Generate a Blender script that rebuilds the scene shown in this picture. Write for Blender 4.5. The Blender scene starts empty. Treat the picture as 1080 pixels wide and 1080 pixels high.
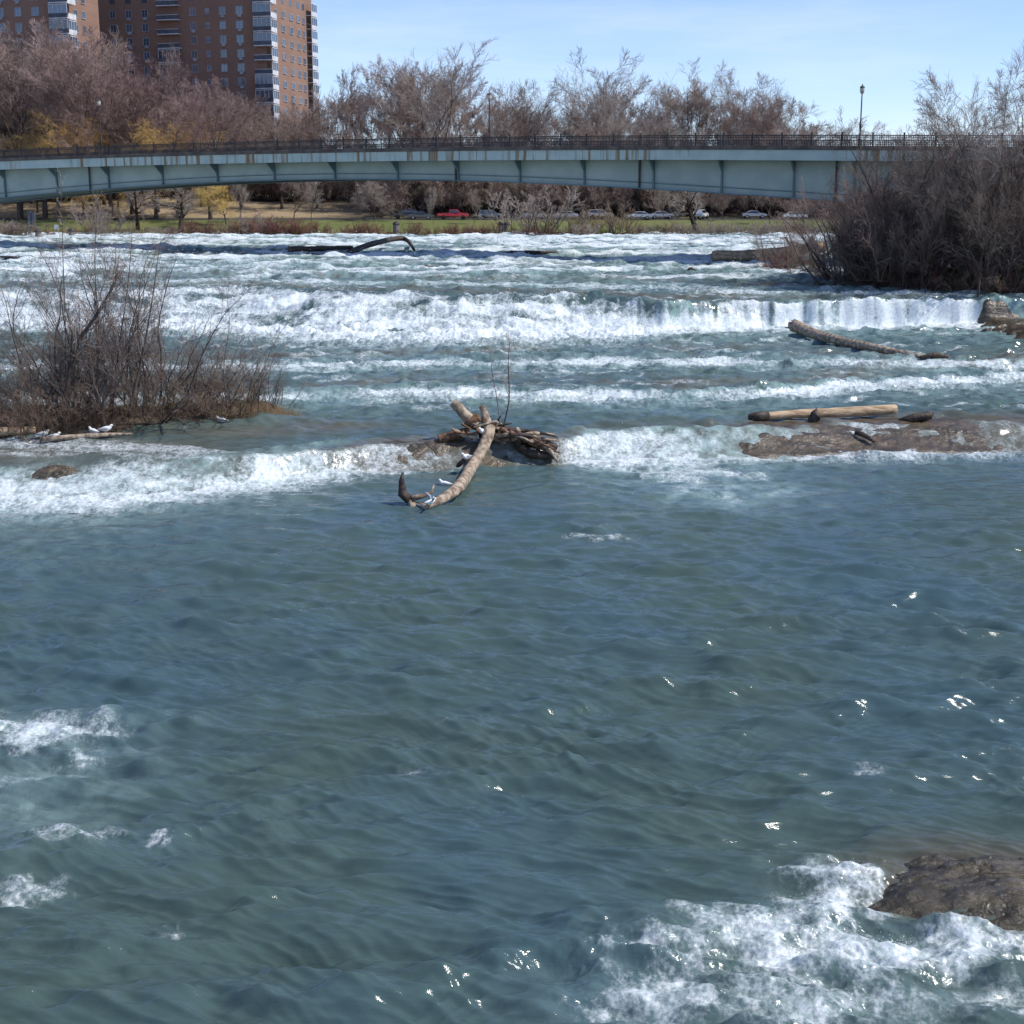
import bpy, math, random
import numpy as np
from mathutils import Vector, Matrix
rad = math.radians
SC = bpy.context.scene
COL = SC.collection
rng = np.random.default_rng(7)
random.seed(7)

# ------------------------------------------------------------------ camera model
H = 12.0; F = 1500.0; TH = math.atan(328.0/1500.0)
ct, st = math.cos(TH), math.sin(TH)
def ray(px, py):
    u = (px-540.0)/F; v = (540.0-py)/F
    return (u, ct+v*st, -st+v*ct)
def at_y(px, py, Y):
    d = ray(px, py); k = Y/d[1]
    return np.array([d[0]*k, Y, H+d[2]*k])
def at_z(px, py, z):
    d = ray(px, py); k = (z-H)/d[2]
    return np.array([d[0]*k, d[1]*k, z])
def sstep(a, b, x):
    t = np.clip((x-a)/(b-a), 0, 1); return t*t*(3-2*t)

# ------------------------------------------------------------------ noise
_p = np.random.default_rng(3).permutation(512).astype(np.int64)
_ga = np.random.default_rng(4).uniform(0, 2*np.pi, 512)
_gx, _gy = np.cos(_ga), np.sin(_ga)
def perlin(x, y, seed=0):
    x = np.asarray(x, float); y = np.asarray(y, float)
    xi = np.floor(x).astype(np.int64); yi = np.floor(y).astype(np.int64)
    xf = x-xi; yf = y-yi
    u = xf*xf*xf*(xf*(xf*6-15)+10); v = yf*yf*yf*(yf*(yf*6-15)+10)
    def g(ix, iy, dx, dy):
        h = _p[(_p[(ix+seed*37) & 511]+iy+seed*11) & 511]
        return _gx[h]*dx+_gy[h]*dy
    a = g(xi, yi, xf, yf); b = g(xi+1, yi, xf-1, yf)
    c = g(xi, yi+1, xf, yf-1); d = g(xi+1, yi+1, xf-1, yf-1)
    return 1.45*((a+u*(b-a))*(1-v)+(c+u*(d-c))*v)
def fbm(x, y, o=4, seed=0, gain=.5):
    s = 0; a = 1; t = 0
    for i in range(o):
        s = s+a*perlin(x*2**i, y*2**i, seed+i); t += a; a *= gain
    return s/t
def ridge(x, y, seed=0):
    return 1-2*np.abs(perlin(x, y, seed))

# ------------------------------------------------------------------ river profile
def P(*a): return np.array(a, float)
LEDGES = []
def ledge(px, foot, crest, zl, zh):
    n = len(px)
    zl = np.broadcast_to(P(*zl) if isinstance(zl, tuple) else zl, (n,))
    zh = np.broadcast_to(P(*zh) if isinstance(zh, tuple) else zh, (n,))
    f = np.array([at_z(px[i], foot[i], zl[i]) for i in range(n)])
    c = np.array([at_z(px[i], crest[i], zh[i]) for i in range(n)])
    LEDGES.append((f, c))
ledge((-300,0,120,250,330,400,520,600,640,760,900,1080,1400),
      (522,526,530,513,503,499,494,490,489,485,482,479,475),
      (470,474,478,480,476,466,464,460,452,452,447,445,440), 0.0, 1.1)
ledge((-300,0,300,430,540,700,800,900,1080,1400),
      (440,428,424,417,420,423,420,411,402,396),
      (430,416,412,405,408,412,409,400,390,384), 1.22, 1.65)
ledge((-300,0,300,400,640,900,1080,1400),
      (398,391,390,387,385,385,386,386),
      (389,382,380,377,374,376,378,378), 1.85, 2.2)
ledge((-300,0,250,340,500,640,700,800,900,1035,1400),
      (345,343,348,353,355,352,350,348,347,345,344),
      (306,305,303,308,311,313,318,317,317,319,319), 2.5,
      (4.9,4.9,4.9,4.9,4.85,4.75,4.65,4.6,4.6,4.6,4.6))
ledge((-300,0,300,500,640,700,760,900,1040,1400),
      (300,299,299,302,304,305,310,311,312,312),
      (296,295,295,297,298,299,303,304,305,305), (4.97,4.97,4.97,4.95,4.9,4.85,4.7,4.7,4.7,4.7),
      (5.12,5.12,5.12,5.1,5.05,5.0,5.0,5.0,5.0,5.0))
FARY = 246.0
def brk(X):
    out = []
    for f, c in LEDGES:
        k = len(out); wv = (1.8 if k == 3 else 1.0)*fbm(X/(7.0 if k == 3 else 8.0), X*0+k*3.3, 3, 300+k); w2 = (1.6 if k == 3 else .5)*fbm(X/5.0, X*0+k*1.3, 3, 320+k)
        if k == 0: wv = wv*.5; w2 = w2*.5
        out.append((np.interp(X, f[:,0], f[:,1])+w2, np.interp(X, f[:,0], f[:,2]),
                    np.interp(X, c[:,0], c[:,1])+wv, np.interp(X, c[:,0], c[:,2])+(.22*fbm(X/3.5, X*0, 3, 340) if k == 3 else 0)))
    return out
def level(X, Y, B=None):
    X = np.asarray(X, float); Y = np.asarray(Y, float)
    B = B or brk(X)
    z = np.zeros(np.broadcast(X, Y).shape)
    py_, pz_ = None, None
    for i, (fy, fz, cy, cz) in enumerate(B):
        cy = np.maximum(cy, fy+.8)
        if i == 0: seg = np.zeros_like(z)+fz
        else: seg = pz_+(fz-pz_)*np.clip((Y-py_)/np.maximum(fy-py_, .5), 0, 1)
        z = np.where(Y < fy, np.where(Y >= (py_ if py_ is not None else -1e9), seg, z), z)
        t = np.clip((Y-fy)/(cy-fy), 0, 1)
        t = t*t*(3-2*t)
        z = np.where((Y >= fy) & (Y < cy), fz+(cz-fz)*t, z)
        py_, pz_ = cy, cz
    z = np.where(Y >= py_, pz_+(6.15-pz_)*np.clip((Y-py_)/(238-py_), 0, 1), z)
    return z
def on(px, py, lift=0.0):
    d = ray(px, py)
    Ys = np.arange(10, 320, .1)
    k = Ys/d[1]; Xs = d[0]*k; Zs = H+d[2]*k
    L = np.where(Ys > 240, ground_z(Xs, Ys), level(Xs, Ys))
    i = int(np.argmax(Zs < L)) if (Zs < L).any() else len(Ys)-1
    return np.array([Xs[i], Ys[i], L[i]+lift])

GY = [-200,0,10,60,100,120,236,240,243,246,261.5,270,288,300,330,420,700,1500,5000]
GZ = [-3,-3,-3,-3,-1,1,3.5,6.0,6.7,7.0,8.6,8.9,11.6,12.6,13.5,14.5,16,18,20]
def ground_z(X, Y):
    z = np.interp(Y, GY, GZ)
    return z+0*np.asarray(X)

# ------------------------------------------------------------------ mesh helpers
def mesh_np(name, V, faces, mat=None, smooth=True, attrs=None, valid=True):
    V = np.asarray(V, np.float32)
    me = bpy.data.meshes.new(name)
    me.vertices.add(len(V)); me.vertices.foreach_set('co', V.ravel())
    if not isinstance(faces, (list, tuple)): faces = [faces]
    faces = [np.asarray(f, np.int32) for f in faces if len(f)]
    loops = np.concatenate([f.ravel() for f in faces])
    tot = np.concatenate([np.full(len(f), f.shape[1], np.int32) for f in faces])
    start = np.concatenate([[0], np.cumsum(tot)[:-1]]).astype(np.int32)
    me.loops.add(len(loops)); me.loops.foreach_set('vertex_index', loops)
    me.polygons.add(len(tot)); me.polygons.foreach_set('loop_start', start)
    me.polygons.foreach_set('use_smooth', np.full(len(tot), smooth, bool))
    me.update(calc_edges=True)
    if valid: me.validate()
    if attrs:
        for k, a in attrs.items():
            at = me.attributes.new(k, 'FLOAT', 'POINT'); at.data.foreach_set('value', np.asarray(a, np.float32).ravel())
    if mat: me.materials.append(mat)
    return me
def link(name, me, parent=None, loc=None):
    o = bpy.data.objects.new(name, me); COL.objects.link(o)
    if parent: o.parent = parent
    if loc is not None: o.location = tuple(float(c) for c in loc)
    return o
def empty(name, loc=(0,0,0), rz=0):
    o = bpy.data.objects.new(name, None); COL.objects.link(o)
    o.location = tuple(float(c) for c in loc); o.rotation_euler = (0,0,rz); o.empty_display_size = .3
    return o
def tag(o, label=None, cat=None, group=None, kind=None):
    if label: o['label'] = label
    if cat: o['category'] = cat
    if group: o['group'] = group
    if kind: o['kind'] = kind
    return o
def copy_tree(o, parent=None):
    c = o.copy(); COL.objects.link(c)
    if parent: c.parent = parent
    for ch in list(o.children): copy_tree(ch, c)
    return c
class MB:
    def __init__(s): s.v = []; s.q = []; s.t = []; s.n = 0
    def add(s, V, q=(), t=()):
        V = np.asarray(V, float).reshape(-1, 3); s.v.append(V)
        if len(q): s.q.append(np.asarray(q)+s.n)
        if len(t): s.t.append(np.asarray(t)+s.n)
        s.n += len(V)
    def box(s, c, d, rz=0, top=1.0):
        x, y, z = d[0]/2, d[1]/2, d[2]/2
        V = np.array([(-x,-y,-z),(x,-y,-z),(x,y,-z),(-x,y,-z),(-x*top,-y*top,z),(x*top,-y*top,z),(x*top,y*top,z),(-x*top,y*top,z)])
        if rz:
            c_, s_ = math.cos(rz), math.sin(rz)
            V = V@np.array([[c_,s_,0],[-s_,c_,0],[0,0,1]])
        s.add(V+np.array(c), [(0,3,2,1),(4,5,6,7),(0,1,5,4),(1,2,6,5),(2,3,7,6),(3,0,4,7)])
    def tube(s, pts, rs, sides=8, cap=True, noise=0, seed=0):
        pts = np.asarray(pts, float); n = len(pts); rs = np.broadcast_to(rs, (n,)).astype(float)
        T = np.gradient(pts, axis=0); T /= np.linalg.norm(T, axis=1)[:,None]+1e-9
        ref = np.array([0,0,1.]) if abs(T[0,2]) < .8 else np.array([1.,0,0])
        u = np.cross(T[0], ref); u /= np.linalg.norm(u)
        a = np.arange(sides)/sides*2*np.pi; V = []
        r_ = np.random.default_rng(seed)
        off = 1+noise*r_.normal(size=(1, sides))*.6
        for i in range(n):
            u = u-T[i]*np.dot(u, T[i]); u /= np.linalg.norm(u); v = np.cross(T[i], u)
            rr = rs[i]*(off[0]+noise*r_.normal(size=sides)*.5)
            V.append(pts[i]+np.outer(np.cos(a)*rr, u)+np.outer(np.sin(a)*rr, v))
        V = np.concatenate(V); q = []
        for i in range(n-1):
            for k in range(sides):
                k2 = (k+1) % sides; q.append((i*sides+k, i*sides+k2, (i+1)*sides+k2, (i+1)*sides+k))
        t = []
        if cap:
            V = np.vstack([V, pts[0]-T[0]*rs[0]*.1, pts[-1]+T[-1]*rs[-1]*.1]); a0 = n*sides
            for k in range(sides):
                k2 = (k+1) % sides
                t.append((a0, k2, k)); t.append((a0+1, (n-1)*sides+k, (n-1)*sides+k2))
        s.add(V, q, t)
    def lathe(s, prof, sides=12, c=(0,0,0)):
        V = []; a = np.arange(sides)/sides*2*np.pi
        for r, z in prof: V.append(np.stack([np.cos(a)*r, np.sin(a)*r, np.full(sides, z)], 1))
        n = len(prof); q = []
        for i in range(n-1):
            for k in range(sides):
                k2 = (k+1) % sides; q.append((i*sides+k, i*sides+k2, (i+1)*sides+k2, (i+1)*sides+k))
        s.add(np.concatenate(V)+np.array(c), q)
    def me(s, name, mat, smooth=False):
        fs = []
        if s.q: fs.append(np.concatenate(s.q))
        if s.t: fs.append(np.concatenate(s.t))
        return mesh_np(name, np.concatenate(s.v), fs, mat, smooth)
    def build(s, name, mat, parent=None, loc=None, smooth=False):
        return link(name, s.me(name, mat, smooth), parent, loc)

# ------------------------------------------------------------------ materials
def new_mat(name):
    m = bpy.data.materials.new(name); m.use_nodes = True
    nt = m.node_tree; return m, nt, nt.nodes['Principled BSDF']
def N(nt, t, **kw):
    n = nt.nodes.new(t)
    for k, v in kw.items():
        if k.startswith('i_'): n.inputs[k[2:].replace('_', ' ')].default_value = v
        else: setattr(n, k, v)
    return n
def mathn(nt, op, a, b=None, c=None, clamp=False):
    n = nt.nodes.new('ShaderNodeMath'); n.operation = op; n.use_clamp = clamp
    for i, s in enumerate((a, b, c)):
        if s is None: continue
        if isinstance(s, (int, float)): n.inputs[i].default_value = s
        else: nt.links.new(s, n.inputs[i])
    return n.outputs[0]
def mixc(nt, f, a, b):
    n = nt.nodes.new('ShaderNodeMix'); n.data_type = 'RGBA'
    for i, s in ((0, f), (6, a), (7, b)):
        if isinstance(s, (int, float)): n.inputs[i].default_value = s
        elif isinstance(s, tuple): n.inputs[i].default_value = (*s[:3], 1)
        else: nt.links.new(s, n.inputs[i])
    return n.outputs[2]
def smap(nt, v, a, b):
    n = nt.nodes.new('ShaderNodeMapRange'); n.interpolation_type = 'SMOOTHSTEP'
    nt.links.new(v, n.inputs[0])
    for i, s in ((1, a), (2, b)): n.inputs[i].default_value = s
    return n.outputs[0]
def noise_n(nt, scale, detail=6, vec=(1,1,1), rough=.55, coord='Object', typ=None):
    tc = nt.nodes.new('ShaderNodeTexCoord'); mp = nt.nodes.new('ShaderNodeMapping')
    mp.inputs['Scale'].default_value = vec
    nt.links.new(tc.outputs[coord], mp.inputs[0])
    n = nt.nodes.new('ShaderNodeTexNoise'); n.inputs['Scale'].default_value = scale
    n.inputs['Detail'].default_value = detail; n.inputs['Roughness'].default_value = rough
    if typ: n.noise_type = typ
    nt.links.new(mp.outputs[0], n.inputs['Vector']); return n.outputs[0]
def simple(name, c1, c2=None, rough=.8, scale=2, vec=(1,1,1), bump=.0, bscale=8, metal=0, detail=6, lo=.35, hi=.65, spec=.3, objvar=0):
    m, nt, b = new_mat(name)
    b.inputs['Roughness'].default_value = rough; b.inputs['Metallic'].default_value = metal
    b.inputs['Specular IOR Level'].default_value = spec
    c2 = c2 or tuple(x*.75 for x in c1)
    col = mixc(nt, smap(nt, noise_n(nt, scale, detail, vec), lo, hi), c1, c2)
    if objvar:
        oi = nt.nodes.new('ShaderNodeObjectInfo'); hs = nt.nodes.new('ShaderNodeHueSaturation')
        nt.links.new(mathn(nt, 'MULTIPLY_ADD', oi.outputs['Random'], objvar, 1-objvar/2), hs.inputs['Value'])
        nt.links.new(mathn(nt, 'MULTIPLY_ADD', oi.outputs['Random'], .03, .485), hs.inputs['Hue'])
        nt.links.new(col, hs.inputs['Color']); col = hs.outputs[0]
    nt.links.new(col, b.inputs['Base Color'])
    if bump:
        bp = nt.nodes.new('ShaderNodeBump'); bp.inputs['Strength'].default_value = 1; bp.inputs['Distance'].default_value = bump
        nt.links.new(noise_n(nt, bscale, 8, vec), bp.inputs['Height']); nt.links.new(bp.outputs[0], b.inputs['Normal'])
    return m

def water_mat():
    m, nt, b = new_mat('river_water')
    out = nt.nodes['Material Output']
    def attr(n_):
        a = nt.nodes.new('ShaderNodeAttribute'); a.attribute_name = n_; return a.outputs['Fac']
    foam, milk, shal = attr('foam'), attr('milk'), attr('shallow')
    n1 = noise_n(nt, 1.3, 10, (1,.8,1), .62)
    n2 = noise_n(nt, 6.0, 8, (1,.7,1), .6)
    n3 = noise_n(nt, 2.2, 6, (2.2,.25,.9), .6)
    mixn = mathn(nt, 'ADD', mathn(nt, 'MULTIPLY', n1, .45), mathn(nt, 'ADD', mathn(nt, 'MULTIPLY', n2, .35), mathn(nt, 'MULTIPLY', n3, .2)))
    def lace(n_, lo, hi):
        return smap(nt, mathn(nt, 'SUBTRACT', 1.0, mathn(nt, 'MULTIPLY', mathn(nt, 'ABSOLUTE', mathn(nt, 'SUBTRACT', n_, .5)), 2.0)), lo, hi)
    la = mathn(nt, 'ADD', lace(noise_n(nt, 1.9, 6, (1,.8,1), .6), .80, 1.0), mathn(nt, 'MULTIPLY', lace(noise_n(nt, 5.5, 6, (1,.8,1), .6), .78, 1.0), .7))
    f = mathn(nt, 'ADD', foam, mathn(nt, 'MULTIPLY', mathn(nt, 'SUBTRACT', mixn, .5), 1.7))
    n4 = noise_n(nt, 17, 6, (1,.8,1), .65)
    f = mathn(nt, 'ADD', f, mathn(nt, 'MULTIPLY', la, .20))
    f = mathn(nt, 'ADD', f, mathn(nt, 'MULTIPLY', mathn(nt, 'SUBTRACT', n4, .5), .75))
    f = mathn(nt, 'MULTIPLY', mathn(nt, 'MULTIPLY', smap(nt, f, .32, 1.25), smap(nt, foam, .14, .42)), .97)
    wcol = mixc(nt, smap(nt, noise_n(nt, .12, 4, (1,.6,1)), .35, .7), (.055,.089,.079), (.049,.089,.105))
    wcol = mixc(nt, shal, wcol, (.105,.086,.060))
    mk = mathn(nt, 'MULTIPLY', milk, smap(nt, n1, .25, .75), clamp=True)
    wcol = mixc(nt, mk, wcol, (.31,.44,.42))
    nt.links.new(wcol, b.inputs['Base Color'])
    b.inputs['Roughness'].default_value = .12; b.inputs['IOR'].default_value = 1.33
    bp = nt.nodes.new('ShaderNodeBump'); bp.inputs['Distance'].default_value = .026; bp.inputs['Strength'].default_value = 1.0
    nt.links.new(mathn(nt, 'ADD', noise_n(nt, 2.6, 6, (.35,1.3,1), .55), mathn(nt, 'MULTIPLY', noise_n(nt, 10, 6, (.3,1.3,1), .6), .34)), bp.inputs['Height'])
    nt.links.new(bp.outputs[0], b.inputs['Normal'])
    fb = nt.nodes.new('ShaderNodeBsdfPrincipled')
    fcol = mixc(nt, smap(nt, n2, .3, .6), (.48,.57,.58), (.70,.74,.75))
    nt.links.new(fcol, fb.inputs['Base Color'])
    fb.inputs['Roughness'].default_value = .55; fb.inputs['Specular IOR Level'].default_value = .3
    bf = nt.nodes.new('ShaderNodeBump'); bf.inputs['Distance'].default_value = .07; bf.inputs['Strength'].default_value = .7
    nt.links.new(mixn, bf.inputs['Height']); nt.links.new(bf.outputs[0], fb.inputs['Normal'])
    mx = nt.nodes.new('ShaderNodeMixShader')
    nt.links.new(f, mx.inputs[0]); nt.links.new(b.outputs[0], mx.inputs[1]); nt.links.new(fb.outputs[0], mx.inputs[2])
    nt.links.new(mx.outputs[0], out.inputs[0])
    return m

def ground_mat():
    m, nt, b = new_mat('ground')
    g = nt.nodes.new('ShaderNodeNewGeometry'); sp = nt.nodes.new('ShaderNodeSeparateXYZ'); nt.links.new(g.outputs['Position'], sp.inputs[0])
    n = noise_n(nt, .08, 6, (1,1,1)); nf = noise_n(nt, 2, 8)
    grass = mixc(nt, smap(nt, n, .35, .65), (.07,.12,.028), (.11,.14,.045))
    grass = mixc(nt, smap(nt, nf, .3, .8), grass, (.20,.17,.08))
    straw = mixc(nt, smap(nt, nf, .3, .7), (.38,.29,.18), (.24,.18,.11))
    brown = mixc(nt, smap(nt, nf, .3, .7), (.16,.12,.095), (.10,.075,.06))
    straw = mixc(nt, smap(nt, mathn(nt, 'ADD', sp.outputs['X'], mathn(nt, 'MULTIPLY', n, 30)), -20, 5), straw, brown)
    yy = mathn(nt, 'ADD', sp.outputs['Y'], mathn(nt, 'MULTIPLY', n, 6))
    col = mixc(nt, smap(nt, yy, 272, 276), grass, straw)
    col = mixc(nt, smap(nt, yy, 298, 306), col, (.12,.10,.07))
    mud = mixc(nt, nf, (.10,.075,.05), (.05,.04,.03))
    col = mixc(nt, smap(nt, yy, 244, 247), mud, col)
    nt.links.new(col, b.inputs['Base Color']); b.inputs['Roughness'].default_value = .95; b.inputs['Specular IOR Level'].default_value = .1
    return m
def rust_paint():
    m, nt, b = new_mat('bridge_paint_stained')
    n = noise_n(nt, 1.0, 4, (1.6,1.6,.05), .7); n2 = noise_n(nt, .05, 3)
    base = mixc(nt, smap(nt, noise_n(nt, .6, 5), .3, .7), (.46,.54,.49), (.38,.46,.43))
    f = mathn(nt, 'MULTIPLY', smap(nt, n, .50, .60), smap(nt, n2, .40, .50))
    nt.links.new(mixc(nt, f, base, (.22,.14,.06)), b.inputs['Base Color']); b.inputs['Roughness'].default_value = .6
    return m
def brick():
    m, nt, b = new_mat('brick')
    tc = nt.nodes.new('ShaderNodeTexCoord'); bt = nt.nodes.new('ShaderNodeTexBrick')
    mp = nt.nodes.new('ShaderNodeMapping'); mp.inputs['Rotation'].default_value = (rad(90), 0, 0)
    nt.links.new(tc.outputs['Object'], mp.inputs[0]); nt.links.new(mp.outputs[0], bt.inputs[0])
    bt.inputs['Scale'].default_value = 1; bt.inputs['Brick Width'].default_value = .44; bt.inputs['Row Height'].default_value = .15
    bt.inputs['Mortar Size'].default_value = .012
    bt.inputs['Color1'].default_value = (.31,.185,.135,1); bt.inputs['Color2'].default_value = (.235,.135,.10,1); bt.inputs['Mortar'].default_value = (.27,.17,.12,1)
    col = mixc(nt, mathn(nt, 'MULTIPLY', smap(nt, noise_n(nt, .15, 4), .3, .7), .35), bt.outputs[0], (.18,.10,.075))
    nt.links.new(col, b.inputs['Base Color']); b.inputs['Roughness'].default_value = .9; return m
def rock_mat(name, c1, c2, rough=.45, bump=.08):
    m, nt, b = new_mat(name)
    n1 = noise_n(nt, 1.2, 10, (1,1,3), .65); n2 = noise_n(nt, 7, 8, (1,1,1), .6)
    col = mixc(nt, smap(nt, n1, .35, .65), c1, c2)
    col = mixc(nt, mathn(nt, 'MULTIPLY', smap(nt, n2, .5, .72), .6), col, (.03,.026,.02))
    nt.links.new(col, b.inputs['Base Color']); b.inputs['Roughness'].default_value = rough
    bp = nt.nodes.new('ShaderNodeBump'); bp.inputs['Distance'].default_value = bump; bp.inputs['Strength'].default_value = 1
    nt.links.new(mathn(nt, 'ADD', n1, mathn(nt, 'MULTIPLY', n2, .5)), bp.inputs['Height']); nt.links.new(bp.outputs[0], b.inputs['Normal'])
    return m
M = {}
M['water'] = water_mat(); M['ground'] = ground_mat()
M['rock'] = rock_mat('wet_rock', (.125,.095,.06), (.05,.04,.026), .28)
M['rockdk'] = rock_mat('dark_wet_rock', (.10,.075,.045), (.035,.028,.02), .3)
M['rocknear'] = rock_mat('mossy_wet_rock', (.085,.068,.04), (.028,.024,.015), .18, .12)
M['litter'] = simple('leaf_litter', (.13,.095,.065), (.05,.036,.028), .95, 3, bump=.12, bscale=6)
M['mud'] = simple('shade_dark_soil', (.06,.045,.03), (.02,.016,.012), .95, 2, bump=.15, bscale=3)  # right island soil, coloured dark to carry the shade under the thicket
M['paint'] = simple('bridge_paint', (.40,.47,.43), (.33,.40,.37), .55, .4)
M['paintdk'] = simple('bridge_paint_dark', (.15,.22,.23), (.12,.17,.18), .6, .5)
M['rust'] = rust_paint()
M['curb'] = simple('weathered_concrete', (.16,.13,.11), (.09,.07,.06), .9, .8)
M['rail'] = simple('dark_railing_metal', (.045,.042,.045), (.07,.055,.05), .6, 1)
M['asphalt'] = simple('asphalt', (.055,.055,.057), (.045,.045,.046), .9, 1)
M['conc'] = simple('pale_concrete', (.42,.40,.37), (.33,.31,.29), .85, .6)
M['brick'] = brick()
M['trim'] = simple('white_trim', (.66,.67,.68), (.5,.51,.53), .5, .7)
M['frame'] = simple('grey_window_frame', (.40,.41,.43), (.28,.29,.31), .5, .7)
M['trimdk'] = simple('balcony_panel', (.10,.12,.15), (.06,.07,.09), .5, .7)
def glassm(name, c, rough=.08, spec=1.0):
    m, nt, b = new_mat(name)
    oi = nt.nodes.new('ShaderNodeObjectInfo')
    nt.links.new(mixc(nt, smap(nt, oi.outputs['Random'], .2, .9), c, tuple(min(1, x*2.2) for x in c)), b.inputs['Base Color'])
    b.inputs['Roughness'].default_value = rough; b.inputs['Specular IOR Level'].default_value = spec; b.inputs['IOR'].default_value = 1.6
    return m
M['glass'] = glassm('window_glass', (.05,.07,.10)); M['carglass'] = glassm('car_glass', (.012,.014,.016))
TW = dict(objvar=.35, rough=.95, spec=.05)
M['bark'] = simple('grey_brown_bark', (.115,.09,.075), (.06,.047,.04), .95, 3, (1,1,.3), spec=.05)
M['barkpale'] = simple('pale_grey_bark', (.27,.235,.215), (.15,.12,.11), .95, 3, (1,1,.3), spec=.05)
M['twig'] = simple('purple_brown_twigs', (.34,.26,.225), (.25,.185,.16), scale=.3, **TW)
M['twiggrey'] = simple('grey_twigs', (.38,.32,.28), (.28,.23,.20), scale=.3, **TW)
M['twigwillow'] = simple('yellow_willow_twigs', (.60,.40,.16), (.45,.29,.115), scale=.3, **TW)
M['twigred'] = simple('red_brown_twigs', (.27,.13,.105), (.19,.095,.078), scale=.5, **TW)
M['twigtan'] = simple('tan_twigs', (.27,.205,.145), (.18,.13,.095), scale=.5, **TW)
M['twigpurple'] = simple('purple_red_twigs', (.33,.235,.22), (.24,.165,.155), scale=.3, **TW)
M['twigdark'] = simple('dark_grey_brown_twigs', (.235,.19,.165), (.155,.12,.105), scale=.3, **TW)
M['barkdark'] = simple('dark_bark', (.05,.04,.034), (.03,.024,.02), .95, 3, (1,1,.3), spec=.05)
M['straw'] = simple('dry_straw', (.36,.27,.16), (.24,.17,.10), .95, 3, spec=.05)
M['wood'] = simple('bleached_driftwood', (.44,.36,.27), (.17,.12,.085), .85, 4, (1,1,1), bump=.06, bscale=6, spec=.2)
M['woodtan'] = simple('tan_stripped_log', (.52,.39,.25), (.28,.19,.115), .8, 3, (.3,2,2), bump=.04, bscale=7, spec=.2)
M['wooddk'] = simple('wet_dark_wood', (.085,.06,.045), (.03,.022,.018), .55, 4, bump=.04, bscale=8)
M['woodred'] = simple('red_brown_rotten_wood', (.22,.11,.06), (.07,.045,.03), .8, 5, bump=.05, bscale=8)
M['gullw'] = simple('white_feathers', (.80,.80,.80), (.72,.72,.72), .8, 3)
M['gullg'] = simple('grey_feathers', (.36,.38,.41), (.28,.30,.33), .8, 3)
M['gullb'] = simple('black_feathers', (.03,.03,.03), None, .8, 3)
M['beak'] = simple('yellow_beak', (.55,.36,.06), None, .5, 3)
M['black'] = simple('black_rubber', (.02,.02,.02), None, .7, 3)
M['chrome'] = simple('bright_metal', (.5,.5,.52), None, .25, 3, metal=.9)
M['lampglass'] = simple('frosted_lamp_glass', (.55,.52,.42), None, .3, 3)
M['spray'] = simple('water_spray', (.88,.90,.91), (.8,.84,.86), .5, 3)
M['binc'] = simple('park_bin_stone', (.25,.22,.19), (.14,.12,.11), .9, 3)
M['signw'] = simple('sign_white', (.75,.76,.78), (.65,.66,.68), .5, 3)
def carpaint(name, c):
    m, nt, b = new_mat(name); b.inputs['Base Color'].default_value = (*c, 1)
    n = smap(nt, noise_n(nt, 1.5, 4), .3, .8)
    nt.links.new(mixc(nt, n, c, tuple(x*.85 for x in c)), b.inputs['Base Color'])
    b.inputs['Roughness'].default_value = .3; b.inputs['Coat Weight'].default_value = .6; return m

# ------------------------------------------------------------------ WATER
_wr = np.random.default_rng(12)
WAVES = []
for i in range(46):
    lam = 3.6*(.26/3.6)**(i/45.)
    WAVES.append((lam, float(np.clip(_wr.normal(.15, .5), -1.0, 1.0)), _wr.uniform(0, 6.28), _wr.uniform(-1, 1), _wr.uniform(-1, 1), _wr.uniform(.6, 1.3)))
def row_step(y):
    s = .80*y*y/(F*(12-np.interp(y, [60,70,100,110,240], [0,1.1,2.5,5,6.1])))
    return np.minimum(s, np.where(y < 128, .11, .26))
def chop(X, Y):
    h = np.zeros_like(X); st_ = row_step(Y)
    n1 = perlin(X/7, Y/5, 201); n2 = perlin(X/2.6, Y/2.2, 202); n3 = perlin(X/3.5+9, Y/2.5, 203); n4 = perlin(X/1.3, Y/1.1, 204)
    for i, (lam, an, ph, c1, c2, am) in enumerate(WAVES):
        w = sstep(2.4, 4.5, lam/st_)
        if w.max() <= 0: continue
        k = 2*np.pi/lam
        p = k*(X*math.sin(an)+Y*math.cos(an))+ph+k*(c1*1.3*n1+c2*.55*n2)+2*(c2*n1-c1*n4)
        sn = .5+.5*np.sin(p)
        env = (1+.8*(n3 if i % 2 else -n3)+.5*(n4 if i % 3 else -n4))
        h += w*(.15 if abs(an) > .5 else 1.4)*lam**.85*.0135*am*env*(2*sn*sn*(.6+.4*sn)-.7)
    return h
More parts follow.
